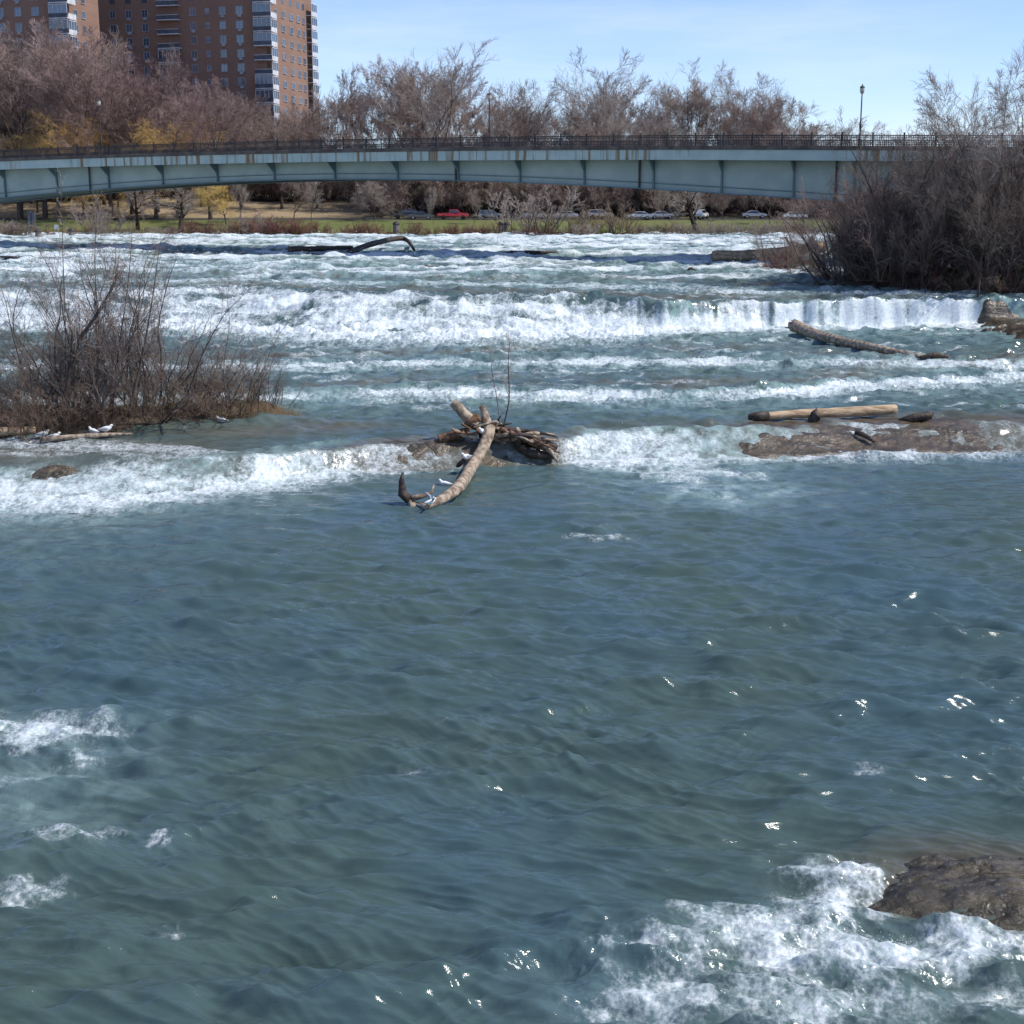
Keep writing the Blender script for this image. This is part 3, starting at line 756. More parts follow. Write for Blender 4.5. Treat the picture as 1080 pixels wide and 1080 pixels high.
for px, Y, top, k, lab, sx in [
    (445,276,44,'d','tallest bare tree above the bridge, with spreading pale branches against the sky',1.15),
    (118,272,30,'q','tall purple bare tree in front of the brick apartment tower',1.0),
    (62,275,26,'p','pale barked bare tree in front of the far left brick tower',.8),
    (648,300,54,'d','rounded tall bare tree standing over the middle of the bridge',1.0),
    (733,292,66,'d','vase shaped bare tree above the bridge right of centre',1.0),
    (776,296,72,'d','slim upright bare tree, second from the right end of the wood',.8),
    (808,292,80,'d','open spreading bare tree at the right end of the wood above the bridge',1.1),
    (196,300,56,'e','dark bare tree with thin pointed top behind the left street lamp',.7),
    (385,290,66,'a','narrow topped bare tree just right of the brick tower',.6),
    (565,282,84,'c','bushy grey bare tree right of the middle street lamp',1.0)]:
    put_tree(k, px, Y, top, lab, sx=sx)
for px, Y, top in ((878,420,124),(905,430,128),(850,410,138),(935,440,136),(965,430,132)):
    put_tree('d', px, Y, top, 'small faint bare tree far off above the right part of the bridge', 'far bare trees past the right part of the bridge', sx=1.2)
for q_, t_ in ((-20,24),(22,16),(48,40),(90,50),(140,62),(165,84),(222,82)):
    put_tree('q', q_, random.uniform(264, 276), t_, 'broad purple bare tree in front of the brick towers', 'purple trees in front of the towers', sx=1.2)
put_tree('w', 105, 262, 118, 'yellow willow rising above the left part of the bridge', name='willow_tree', sx=1.4)
put_tree('w', 188, 262, 120, 'yellow willow above the bridge in front of the tower, right of the other', name='willow_tree', sx=1.3)
put_tree('w', 238, 256, 188, 'small yellow willow with thin trunk seen under the bridge', name='willow_tree', sx=1.3)
put_tree('w', 20, 262, 140, 'tan yellow willow at the far left edge under the bridge', name='willow_tree', sx=1.2)
put_tree('g', 395, 262, 188, 'weeping pale tree drooping beside the parked dark cars', name='weeping_tree', sx=1.3)
# park trees on the near side of the road
for px, Y, top, k, lab, sx in [
    (190,246,192,'k','dark crooked tree leaning left at the water edge under the bridge',1.3),
    (145,248,180,'k','twin trunk bare tree on the lawn left of the crooked tree',.8),
    (254,258,186,'c','bare tree with thin straight trunk beside the small willow',.7),
    (310,257,184,'b','broad bare tree on the lawn with several low stems',1.2),
    (328,260,188,'c','thin bare tree next to the broad several stemmed one',.7),
    (550,272,176,'c','dark trunked bare tree behind the road at mid bridge',1.0),
    (632,270,182,'e','straight dark trunk tree behind the white parked cars',.8),
    (655,268,180,'b','bare tree behind the road right of the straight dark one',.8),
    (735,245,186,'k','dark leaning tree at the water edge under the right part of the bridge',1.2),
    (762,262,190,'e','bare tree on the lawn just right of the dark leaning tree',.9),
    (812,256,190,'b','brown bare tree on the lawn near the right end of the bank',1.0),
    (848,250,188,'e','last bare tree of the far bank before the right island',1.0),
    (700,262,196,'c','thin young tree in front of the silver parked car',.7),
    (457,256,196,'c','thin young tree on the lawn in front of the red pickup',.5),
    (500,256,198,'c','thin young tree on the lawn between the pickup and the grey car',.5)]:
    put_tree(k, px, Y, top, lab, sx=sx)
# bank shrubs
SH = {'red': shrub_meshes(31, 3., 22, .9, .5, 'twigred', 'twig' and 'bark', rt=.012, k2=7, k3=6, k4=3),
      'grey': shrub_meshes(32, 4., 22, 1.0, .55, 'twiggrey', rt=.012, k2=8, k3=7, k4=4),
      'tan': shrub_meshes(33, 3., 22, 1.0, .5, 'twigtan', rt=.012, k2=7, k3=6, k4=3)}
px = -30.
while px < 870:
    Y = random.uniform(239.5, 242.5); X = at_y(px, 240, Y)[0]
    red = 180 < px < 520
    kind = 'red' if (red and random.random() < .8) or random.random() < .25 else random.choice(['tan','tan','grey'])
    sc = random.uniform(.45, .8) if not (190 < px < 330) else random.uniform(.75, 1.1)
    if random.random() > .22:
        plant('shrub', SH[kind], (X, Y, float(ground_z(X, Y))-.1), sc, random.uniform(0, 6), {'red':'red brown leafless shrub in the hedge along the far water edge','grey':'grey leafless shrub in the hedge along the far water edge','tan':'tan leafless shrub in the hedge along the far water edge'}[kind], 'shrub', kind+' shrubs along the far water edge', 'stem', 1.4)
    px += random.uniform(6, 11)
for px, py, sc, k, lab in [(562,250,2.0,'grey','large round grey bush at the water edge under mid bridge'),(610,250,1.5,'tan','tan bush with one crooked limb at the water edge'),(650,248,1.6,'tan','tan bush right of the crooked limb bush on the bank'),
                       (105,248,1.3,'grey','dark bushy clump with broken stems on the left bank')]:
    Y = 244; X = at_y(px, 240, Y)[0]
    plant('bush', SH[k], (X, Y, float(ground_z(X, Y))), sc, random.uniform(0, 6), lab, 'bush', None, 'stem', 1.1)

# ------------------------------------------------------------------ right island wood
RS = [shrub_meshes(41, 9., 14, 1.6, .48, 'twigdark', rt=.008, k2=12, k3=9, k4=7, wig=.14), shrub_meshes(42, 9., 14, 1.6, .55, 'twigdark', rt=.008, k2=12, k3=9, k4=7, wig=.14),
      shrub_meshes(43, 7., 20, 1.5, .5, 'twig', rt=.008, k2=10, k3=8, k4=6, wig=.13)]
spots = [(905,112,236,2,0),(925,113,200,1,0),(942,116,172,0,0),(958,113,178,1,0),(962,119,130,0,0),(985,114,168,1,0),(1000,120,150,0,0),(1022,114,172,1,0),
         (1042,118,150,0,0),(1062,113,176,1,0),(1085,117,150,0,0),(1110,115,160,1,0),(945,124,165,0,0),(950,128,160,1,0),(1010,127,142,0,0),(1060,128,146,1,0),(1140,120,150,0,0),(935,113,200,2,0),(970,112,190,2,0)]
for j, (px, Y, top, k, _) in enumerate(spots):
    p = at_y(px, 300, Y); x = p[0]; y = max(Y, frontR(x)+1.6); z = zR(x, y)-.2
    ht = at_y(px, top, y)[2]-z
    b_ = 7.0 if k == 2 else 9.0
    plant('island_shrub', RS[k], (x, y, z), ht/b_*1.0, random.uniform(0, 6.28), {0:'tall grey leafless shrub in the thicket on the right island',1:'brown leafless shrub in the thicket on the right island',2:'lower purplish shrub at the left side of the right island thicket'}[k],
          'shrub', {0:'grey shrubs of the right island thicket',1:'brown shrubs of the right island thicket',2:'lower shrubs at the left side of the right island'}[k], 'stem', 1.0)
low = shrub_meshes(45, 3., 26, 1.1, .7, 'twigtan', rt=.008, k2=8, k3=6, k4=3)
for j in range(16):
    px = 895+j*13.+random.uniform(-4, 4); p = at_y(px, 300, 110); x = p[0]; y = frontR(x)+random.uniform(.8, 1.6)
    plant('low_shrub', low if j % 3 else SH['red'], (x, y, zR(x, y)-.1), random.uniform(.6, 1.0), random.uniform(0, 6), 'low leafless shrub along the water line of the right island', 'shrub', 'low shrubs along the right island water line', 'stem', 1.2)
BT = tree_meshes(53, 20, 42, .15, 0, 28, 'bark', 'twiggrey', 1.1, .008, .013, fork=5)
x, y = at_y(1062, 300, 112)[0], 114.5
z = zR(x, y)-.2
plant('bare_tree', BT, (x, y, z), (at_y(1062, 18, y)[2]-z)/zmax(BT), .7, 'tall bare tree at the right edge, highest of the right island', 'tree', sx=.95)
x, y = at_y(1095, 300, 112)[0], 118
plant('bare_tree', BT, (x, y, zR(x, y)-.2), 18.0/zmax(BT), 2.6, 'second tall bare tree on the right island, partly cut off by the right edge', 'tree')
x, y = at_y(1030, 300, 112)[0], 111.5
plant('bare_tree', tree_meshes(52, 12, 30, .3, 0, 12, 'bark', 'twigdark', .5, .008, .009), (x, y, zR(x, y)-.2), .95, 1, 'thin small bare tree in front of the right island thicket', 'tree')

# ------------------------------------------------------------------ left island shrubs
LS = [shrub_meshes(61, 8.5, 13, .95, .42, 'twigdark', rt=.005, sr=.0085, k2=11, k3=8, k4=4, wig=.15),
      shrub_meshes(62, 5., 16, .9, .7, 'twigdark', rt=.0045, sr=.0075, k2=10, k3=8, k4=4, wig=.16),
      shrub_meshes(63, 3., 26, .8, .7, 'twigtan', rt=.005, sr=.008, k2=7, k3=5, k4=3),
      shrub_meshes(64, 3.2, 22, .7, .6, 'twigdark', rt=.005, sr=.008, k2=7, k3=5, k4=2)]
def putL(k, px, dy, hpx, label, group=None, name='shrub', sx=1.0, bh=(8.5,5,3,3.2), rz=None):
    x = at_y(px, 450, 69)[0]; y = frontL(x)+dy; z = zL(x, y)-.1
    top = at_y(px, hpx, y)[2]
    return plant(name, LS[k], (x, y, z), (top-z)/bh[k], random.uniform(0, 6.28) if rz is None else rz, label, 'shrub', group, 'stem', sx)
putL(0, 112, 2.2, 252, 'tallest shrub clump with many grey stems on the left island', name='tall_shrub')
putL(0, 140, 3.4, 262, 'tall many stemmed shrub on the left island just right of the tallest clump', name='tall_shrub', sx=.9)
putL(0, 78, 3.0, 275, 'tall many stemmed shrub on the left island just left of the tallest clump', name='tall_shrub', sx=.9)
putL(1, 160, 2.0, 320, 'medium brown shrub right of the tall clump on the left island')
putL(1, 195, 2.4, 335, 'medium brown shrub halfway to the right tip of the left island')
putL(1, 228, 1.8, 345, 'medium brown shrub nearest the right tip of the left island')
putL(1, 40, 2.4, 335, 'medium brown shrub left of the tall clump on the left island')
putL(1, 5, 2.0, 345, 'medium brown shrub at the left edge of the photo')
putL(1, 60, 4.5, 330, 'medium brown shrub behind the tall clump on the left island')
putL(1, -30, 3.0, 340, 'medium brown shrub cut off by the left edge of the photo')
for j in range(16):
    px = -40+j*20+random.uniform(-6, 6)
    putL(2 if j % 3 else 3, px, random.uniform(.5, 2.6), 405+random.uniform(-25, 8), 'low scrubby leafless shrub on the left island', 'low shrubs of the left island', 'low_shrub', 1.2)
# thin tall whips and the curved dark trunk
def stem_path(pts, r0, r1, n=14):
    pts = np.array(pts, float); t = np.linspace(0, len(pts)-1, n); i = np.minimum(t.astype(int), len(pts)-2)
    Pq = []
    for tt_, ii in zip(t, i):
        f_ = tt_-ii; p0 = pts[max(ii-1, 0)]; p1 = pts[ii]; p2 = pts[ii+1]; p3 = pts[min(ii+2, len(pts)-1)]
        Pq.append(.5*((2*p1)+(-p0+p2)*f_+(2*p0-5*p1+4*p2-p3)*f_**2+(-p0+3*p1-3*p2+p3)*f_**3))
    return np.array(Pq), np.linspace(r0, r1, n)
def sapling(pxs, Y, label, r0=.04, r1=.008, twn=26, name='sapling', mat='bark', tl=.22, seed=1, twmat='twiggrey'):
    pts = np.array([at_y(a, b, Y+i*.05) for i, (a, b) in enumerate(pxs)])
    o = pts[0].copy(); Pp, R = stem_path(pts-o, r0, r1)
    g = np.random.default_rng(seed)
    e = empty(name, o)
    b = MB(); b.tube(Pp, R, 7); b.build('trunk', M[mat], e, smooth=True)
    par = dict(P=Pp[None], R=R[None], L=np.array([np.linalg.norm(Pp[-1]-Pp[0])]))
    l2 = kids(par, twn, .3, 1., 38, tl, .5, 6, .12, .05, g, .7, .009, .5); l3 = kids(l2, 6, .1, 1, 38, .45, .6, 4, .15, .03, g, .6, .006)
    link('crown', tubes_np([l2, l3], M[twmat], 'crown', 3), e)
    tag(e, label, 'tree'); return e
yb = frontL(at_y(75, 450, 69)[0])
sapling([(67,448),(72,400),(82,362),(100,335),(118,305),(124,285)], yb+1.2, 'curved dark trunked small tree leaning right on the left island', .13, .05, 20, tl=.3, seed=2)
sapling([(68,440),(69,350),(66,260),(65,185)], yb+2.2, 'thin whip like sapling rising over the bridge line, leftmost on the left island', .035, .008, 18, tl=.10, seed=3)
sapling([(102,440),(104,350),(100,280),(103,205)], yb+2.6, 'thin sapling in the middle of the left island reaching the far bank', .04, .008, 20, tl=.13, seed=4)
sapling([(118,440),(125,370),(135,300),(140,235)], yb+2.0, 'slender sapling right of the middle one on the left island', .05, .008, 22, tl=.16, seed=5)
sapling([(135,440),(150,375),(160,320),(168,262)], yb+1.6, 'dark slanting sapling right of the tall shrub clump', .07, .01, 22, tl=.22, seed=6)
sapling([(272,436),(276,400),(290,360),(312,330)], yb+1.4, 'thin sapling leaning right near the tip of the left island', .02, .005, 14, tl=.2, seed=7)
sapling([(240,436),(236,390),(242,340),(238,300)], yb+1.8, 'thin upright sapling near the right tip of the left island', .022, .005, 16, tl=.18, seed=8)
# dry grass and twigs litter
def tufts(name, centers, n, hgt, wid, mat, label):
    g = np.random.default_rng(9); V = []; Q = []
    c = np.array(centers)[g.integers(0, len(centers), n)]
    c[:,:2] += g.normal(0, .35, (n,2))
    s = dict(); d = np.stack([g.normal(0, .6, n), g.normal(0, .6, n), np.ones(n)], 1)
    gr = grow(c, d, hgt*g.uniform(.3, 1, n), np.full(n, wid), 4, .2, -.15, g, .7)
    return tag(link(name, tubes_np([gr], mat, name, 3)), label, 'grass', kind='stuff')
cs = []
for px in list(range(222, 300, 3))+[255,262,268,275,278]*4:
    x = at_y(px, 440, 70)[0]; y = frontL(x)+random.uniform(.3, 1.2); cs.append((x, y, zL(x, y)-.05))
tufts('dry_grass', cs, 1500, .8, .006, M['straw'], 'tan dry grass tufts on the right tip of the left island')
cs = []
for px in range(-40, 250, 3):
    x = at_y(px, 440, 70)[0]; y = frontL(x)+random.uniform(.2, 3.0); cs.append((x, y, zL(x, y)-.05))
o = tufts('brush_litter', cs, 7000, .6, .006, M['twigtan'], 'fallen twigs and dead stems covering the left island')
o['category'] = 'brush'
cs = []
for px in range(890, 1130, 3):
    x = at_y(px, 300, 110)[0]; y = frontR(x)+random.uniform(.3, 3.0); cs.append((x, y, zR(x, y)-.05))
o = tufts('brush_litter', cs, 7000, 1.3, .013, M['twig'], 'fallen twigs and dead stems covering the right island edge')
o['category'] = 'brush'

# ------------------------------------------------------------------ DRIFTWOOD
def wobble(pts, n, amp, seed):
    Pp, t = stem_path(pts, 0, 1, n); g = np.random.default_rng(seed)
    Pp[1:-1] += np.cumsum(g.normal(0, amp, (n-2,3)), 0)*.3*np.sin(np.linspace(0, np.pi, n-2))[:,None]
    return Pp
def log(name, pts, rs, label, mat, seed=0, noise=.07, extra=None, sides=14, n=18, cat='driftwood'):
    pts = np.array(pts, float); o = pts[0].copy(); Pp = wobble(pts-o, n, .03, seed)
    R = np.interp(np.linspace(0, 1, n), np.linspace(0, 1, len(rs)), rs)
    R = R*(1+.035*np.random.default_rng(seed).normal(size=n))
    e = empty(name, o); b = MB(); b.tube(Pp, R, sides, True, noise, seed); b.build('trunk', M[mat], e, smooth=True)
    if extra: extra(e, o)
    return tag(e, label, cat)
def roots(e, c, n, L, r, mat, seed, direction=(0,0,0), bias=.8, name='root', flat=1.0):
    g = np.random.default_rng(seed)
    for i in range(n):
        d = g.normal(size=3); d[2] = abs(d[2])*.6*flat; d = d/np.linalg.norm(d)+np.array(direction)*bias; d /= np.linalg.norm(d)
        l = L*g.uniform(.5, 1.2); p = [np.zeros(3)]; dd = d
        for k in range(5):
            dd = dd+g.normal(0, .35, 3); dd /= np.linalg.norm(dd); p.append(p[-1]+dd*l/5)
        b = MB(); b.tube(wobble(np.array(p)+np.array(c), 9, .02, seed+i), np.linspace(r*g.uniform(.6, 1.2), r*.25, 9), 8, True, .12, seed+i)
        b.build(name, M[mat], e, smooth=True)
# pile at centre
base = on(520, 468)
def cp(px, py, dy=0, Y0=None): return at_y(px, py, (Y0 or base[1])+dy)
# long log towards the camera
foot = at_z(446, 536, .05)
p0 = cp(517, 450, -.1); p1 = cp(511, 470, -.9); p2 = cp(497, 492, -2.4); p3 = at_z(484, 512, .42)
def ex_long(e, o):
    b = MB(); b.tube(np.array([cp(492,483,-2.3)-o, cp(484,490,-2.5)-o, cp(482,492,-2.6)-o]), [.13,.11,.07], 8, True, .1, 3); b.build('stub', M['wooddk'], e, smooth=True)
log('driftwood_log', [p0, p1, p2, p3, at_z(467, 525, .30), foot], [.26,.27,.26,.25,.20,.12], 'long bleached log running from the root pile down into the pool', 'wood', 4, .06, ex_long, n=26)
s0 = at_z(438, 536, -.05)
def ex_stump(e, o):
    b = MB(); b.tube(np.array([[0,0,0],[-.25,0,.25],[-.28,0,.75],[-.22,0,1.1]]), [.2,.2,.13,.05], 9, True, .15, 5); b.build('snag', M['wooddk'], e, smooth=True)
    b = MB(); b.tube(np.array([[0.1,0,.05],[.5,.1,.12],[.9,.2,.25],[1.0,.3,.55]]), [.13,.09,.06,.03], 8, True, .15, 6); b.build('branch', M['wood'], e, smooth=True)
log('driftwood_stump', [s0+np.array([-.25,0,.35]), s0, s0+np.array([.35,.1,.02]), s0+np.array([.8,.2,.05])], [.12,.24,.17,.08], 'forked snag standing in the pool at the lower end of the long log', 'wood', 6, .15, ex_stump)
pile = empty('root_pile', base); 
g = np.random.default_rng(77)
def pil(pxs, rs, mat, seed, name='root', dys=None):
    pts = np.array([cp(a, b, (dys[i] if dys else 0))-base for i, (a, b) in enumerate(pxs)])
    b = MB(); n = 14; b.tube(wobble(pts, n, .025, seed), np.interp(np.linspace(0,1,n), np.linspace(0,1,len(rs)), rs), 10, True, .1, seed); return b.build(name, M[mat], pile, smooth=True)
pil([(478,424),(490,437),(503,448)], [.22,.24,.26], 'wood', 1, 'limb')
pil([(508,428),(512,438),(514,452)], [.14,.2,.28], 'wood', 2, 'limb', [.3,.2,0])
pil([(463,464),(478,459),(495,455)], [.24,.24,.2], 'woodred', 3, 'limb', [-.2,-.1,0])
pil([(476,452),(488,458),(503,461)], [.06,.12,.16], 'wood', 4, 'limb', [-.4,-.3,-.2])
pil([(496,450),(498,444),(506,440)], [.3,.32,.2], 'woodred', 5, 'limb')
pil([(505,458),(530,455),(560,462),(588,472)], [.3,.28,.22,.1], 'wooddk', 6, 'limb', [.2,.3,.3,.3])
for i in range(26):
    a = g.uniform(515, 545); bb = g.uniform(452, 464); e_ = g.uniform(560, 592); f_ = g.uniform(457, 483)
    pil([(a, bb), ((a+e_)/2, (bb+f_)/2+g.uniform(-6, 4)), (e_, f_)], [.11, .09, .03], ['wood','woodred','wooddk','wood'][i % 4], 20+i, 'root', [g.uniform(-.6,.6), g.uniform(-.7,.6), g.uniform(-.8,.6)])
for i in range(12):
    a = g.uniform(495, 530); bb = g.uniform(448, 460)
    pil([(a, bb), (a+g.uniform(-18,18), bb+g.uniform(-12,8)), (a+g.uniform(-30,26), bb+g.uniform(-14,12))], [.10,.07,.03], ['wooddk','woodred','wood'][i % 3], 60+i, 'root', [0, g.uniform(-.4,.4), g.uniform(-.6,.6)])
pil([(545,470),(560,478),(585,482)], [.2,.25,.12], 'wooddk', 90, 'root', [0,-.3,-.2])
pil([(565,462),(580,475),(588,488)], [.12,.1,.04], 'wood', 91, 'root', [-.3,-.5,-.6])
tag(pile, 'tangled pile of broken limbs and roots on the middle rock shelf', 'driftwood')
sapling([(528,450),(524,420),(519,392),(517,365)], base[1]+.1, 'thin pale sapling growing from the root pile, left of two', .03, .01, 12, tl=.2, seed=11, mat='barkpale')
sapling([(531,450),(537,420),(536,385),(538,358)], base[1]+.2, 'thin sapling growing from the root pile, right of two', .04, .01, 26, tl=.26, seed=12)
# logs on right shelf
def woncr(px, py, lift=0): return on(px, py, lift)
c0 = woncr(792, 446, .28); c1 = woncr(944, 441, .45)
def ex_tan(e, o):
    b = MB(); d = (c1-c0)/np.linalg.norm(c1-c0); b.tube(np.array([-d*.12, d*.35, d*.9]), [.15,.26,.245], 12, True, .12, 2); b.build('bark_patch', M['wooddk'], e, smooth=True)
log('driftwood_log', [c0, (c0*2+c1)/3+np.array([0,0,.02]), (c0+2*c1)/3, c1], [.17,.22,.25,.25], 'long straight tan log lying on the right rock shelf', 'woodtan', 11, .03, ex_tan)
def chunk(px, py, name, label, sx, sy, sz, mat, seed, lift=0, rz=0, pts=None):
    g = np.random.default_rng(seed); c = on(px, py, lift)
    b = MB(); n = 7
    P_ = np.array([(-sx,0,0),(-.6*sx,.1*sy,.1*sz),(-.1*sx,0,.3*sz),(.4*sx,0,.45*sz),(.8*sx,0,.6*sz),(sx,0,.95*sz)]) if pts is None else np.array(pts)
    R = [sz*.25, sz*.5, sz*.6, sz*.55, sz*.45, sz*.12] if pts is None else [sz*.5]*len(P_)
    b.tube(P_, R, 10, True, .16, seed); o = b.build(name, M[mat], None, c, smooth=True); o.rotation_euler = (0,0,rz)
    return tag(o, label, 'driftwood')
chunk(859, 446, 'wood_stump', 'short dark stump standing in front of the tan log', .3, .3, .55, 'wooddk', 4, .05, 0, [(-.1,0,-.2),(0,0,.1),(.05,-.05,.35),(.2,-.05,.42)])
chunk(966, 446, 'wood_wedge', 'dark wedge shaped wood chunk right of the tan log', .85, .4, .42, 'wooddk', 5, .1)
q0, q1 = on(902, 461, .2), on(922, 472, .25)
log('driftwood_branch', [q0, (q0+q1)/2+np.array([0,0,.08]), q1], [.12,.12,.07], 'short dark branch wedged in the white water below the tan log', 'wooddk', 15, .1, n=8)
q0, q1, q2, q3 = on(838, 353, .65), on(868, 362, .45), on(925, 373, .35), on(972, 380, .2)
def ex_r(e, o): roots(e, (0,0,0), 7, .9, .12, 'wood', 31, (-.6,0,.1))
log('driftwood_log', [q0, q1, q2, q3], [.48,.38,.27,.14], 'long dark log with root end slanting below the waterfall', 'wood', 17, .08, ex_r, n=20)
q0, q1 = on(970, 381, .2), on(1000, 381, .25)
log('driftwood_branch', [q0, (q0+q1)/2+np.array([0,0,.1]), q1], [.1,.2,.1], 'low dark wood piece at the lower end of the slanting log', 'wooddk', 18, .1, n=8)
q0, q1, q2 = on(752, 281, 1.1), on(800, 280, 1.1), on(868, 277, 1.7)
def ex_u(e, o):
    for k, (a, b_, c_) in enumerate([((846,275),(836,262),(828,250)), ((858,273),(850,262),(838,256)), ((866,272),(880,262),(885,252)), ((850,278),(880,284),(896,284))]):
        pts = np.array([at_y(*q, q2[1]-1) for q in (a, b_, c_)])-o
        bb = MB(); bb.tube(wobble(pts, 8, .05, k), np.linspace(.22, .08, 8), 8, True, .1, k); bb.build('branch', M['wood'], e, smooth=True)
log('driftwood_log', [q0, q1, q2], [.55,.6,.6], 'thick tan fallen trunk in the upper rapids beside the right island', 'woodtan', 19, .1, ex_u, n=20)
q0, q1 = on(-60, 466, .25), on(38, 461, .3)
log('driftwood_log', [q0, (q0+q1)/2+np.array([0,0,.05]), q1], [.22,.22,.17], 'tan log lying at the shore of the left island at the left edge', 'woodtan', 21, .08)
q0, q1 = on(42, 466, .12), on(140, 461, .14)
log('driftwood_branch', [q0, (q0+q1)/2+np.array([0,-.1,.03]), q1], [.10,.13,.05], 'thin weathered branch on the shore beside the gulls', 'wood', 22, .1)
q0, q1 = on(305, 272, 1.0), on(372, 270, 1.0)
log('driftwood_log', [q0, (q0+q1)/2, q1], [.36,.3,.22], 'dark log at the top of the rapids, left of the arched one', 'wooddk', 23, .1)
qs = [on(368, 271, .5), on(392, 269, 1.3), on(425, 266, 1.7), on(437, 269, .6)]
log('driftwood_log', qs, [.36,.36,.3,.16], 'dark arched log standing out of the upper rapids', 'wooddk', 24, .1)
q0, q1 = on(525, 272, .55), on(588, 271, .55)
log('driftwood_log', [q0, (q0+q1)/2, q1], [.2,.24,.15], 'straight dark low log in the upper rapids at mid river', 'wooddk', 25, .1)
q0, q1 = on(0, 275, .4), on(55, 278, .4)
log('driftwood_log', [q0, (q0+q1)/2, q1], [.15,.2,.1], 'dark low log in the upper rapids at the far left', 'wooddk', 26, .1)
for px, py, lab in [(724,289,'small dark snag in the rapids below the fallen trunk'),(444,286,'small dark snag in the rapids above the waterfall, left of centre')]:
    c = on(px, py, .2); log('wood_snag', [c, c+np.array([.4,0,.35]), c+np.array([.9,0,.1])], [.1,.13,.06], lab, 'wooddk', 27, .1, n=8)

# ------------------------------------------------------------------ GULLS
def gull_parts(wings=False):
    n = 12; t = np.linspace(0, 1, n)
    # body from tail to beak base, along +x
    px_ = np.array([-.24,-.20,-.14,-.06,.02,.09,.135,.155,.165,.185,.205,.225]); pz = np.array([.115,.118,.12,.125,.135,.155,.185,.215,.235,.245,.243,.238])
    rr = np.array([.008,.024,.052,.078,.088,.076,.056,.042,.040,.040,.028,.006])
    b = MB(); b.tube(np.stack([px_, 0*px_, pz], 1), rr, 12, True); body = b.me('body', M['gullw'], True)
    w = MB()
    for s in (-1, 1):
        if not wings:
            w.tube(np.array([(.07,s*.052,.155),(0,s*.066,.15),(-.1,s*.05,.14),(-.2,s*.022,.135),(-.28,s*.008,.13)]), [.03,.042,.035,.018,.004], 8, True)
        else:
            w.tube(np.array([(.06,s*.05,.17),(.05,s*.2,.30),(-.02,s*.38,.38),(-.1,s*.52,.36)]), [.03,.05,.04,.01], 8, True)
    wg = w.me('wings', M['gullg'], True)
    tl = MB(); tl.box((-.285,0,.128), (.07,.03,.01)); tip = tl.me('wing_tips', M['gullb'])
    k = MB(); k.tube(np.array([(.222,0,.238),(.25,0,.232),(.265,0,.225)]), [.008,.006,.001], 6, True); bk = k.me('beak', M['beak'], True)
    l = MB()
    for s in (-1, 1): l.tube(np.array([(.0,s*.025,.08),(.0,s*.025,.0)]), [.006,.006], 5, True)
    lg = l.me('legs', M['beak']); return [('body',body),('wings',wg),('wing_tips',tip),('beak',bk),('legs',lg)]
GP = gull_parts(); GW = gull_parts(True)
def gull(px, py, Y, rz, label, parts=GP, s=1.45, lift=0):
    p = at_y(px, py, Y) if Y else on(px, py)
    e = empty('gull', p+np.array([0,0,lift]), rz); e.scale = (s, s, s)
    for n_, m_ in parts: link(n_, m_, e)
    tag(e, label, 'gull')
yl = frontL(at_y(50, 460, 68)[0])
gull(45, 462, yl-.25, .3, 'white gull standing beside the end of the tan log at left')
gull(57, 464.5, yl-.35, .1, 'white gull crouching on the thin shore branch, second from left')
gull(99, 459, yl-.1, 2.6, 'white and grey gull on the shore, left of a close pair')
gull(112, 456.5, yl, .2, 'white and grey gull on the shore, right of a close pair')
gull(234, 447, frontL(at_y(234, 447, 70)[0])-.15, 2.9, 'single gull standing near the right tip of the left island')
gull(509, 459, base[1]-.35, 4.2, 'white gull perched at the top of the long bleached log')
gull(492, 486, base[1]-2.6, 4.0, 'white gull perched halfway down the long bleached log')
gull(470, 515, base[1]-5.0, 2.9, 'white gull at the left side of the long log near the water')
gull(454, 533, foot[1]-.1, .4, 'gull with raised wings at the water end of the long log', GW, 1.1)

# ------------------------------------------------------------------ BRIDGE
A_ = at_y(1010, 200, 142); B_ = at_y(-70, 200, 198)
dirB = (B_-A_)[:2]; dirB /= np.linalg.norm(dirB); nB = np.array([dirB[1], -dirB[0]]);
if nB[1] > 0: nB = -nB
def on_bridge(px, py, out=0.0):
    d = ray(px, py); a0 = A_[:2]+nB*out
    # solve t: t*d.xy = a0 + s*dirB
    Mx = np.array([[d[0], -dirB[0]],[d[1], -dirB[1]]]); t, s = np.linalg.solve(Mx, a0)
    return np.array([t*d[0], t*d[1], H+t*d[2]]), s
OUT = 2.3
bx = [-70,0,120,340,540,700,907,1010]; by = [170.5,168.5,163.5,158.5,156,155,155,156]
ux_ = [-70,0,60,163,250,360,480,606,680,760,860,905,1010]; uy_ = [217,208,204,197,192,190,190.5,194,199,205,212,214,219]
S0 = []; 
for a, b_ in zip(bx, by): p, s = on_bridge(a, b_, OUT); S0.append((s, p[2]))
S1 = []
for a, b_ in zip(ux_, uy_): p, s = on_bridge(a, b_, 0); S1.append((s, p[2]))
S0 = np.array(sorted(S0)); S1 = np.array(sorted(S1))
pf = np.polyfit(S0[:,0], S0[:,1], 2); deckz = lambda s: float(np.polyval(pf, s))
pf1 = np.polyfit(S1[:,0], S1[:,1], 4); botz = lambda s: float(np.polyval(pf1, np.clip(s, S1[0,0], S1[-1,0])))
def bp(s, out, z):
    q = A_[:2]+dirB*s+nB*out; return np.array([q[0], q[1], z])
SMAX = S1[-1,0]+2; SMIN = -28.0
ss = np.linspace(SMIN, SMAX, 90)
br = empty('bridge', bp(0, 0, 0)); bo = bp(0, 0, 0)
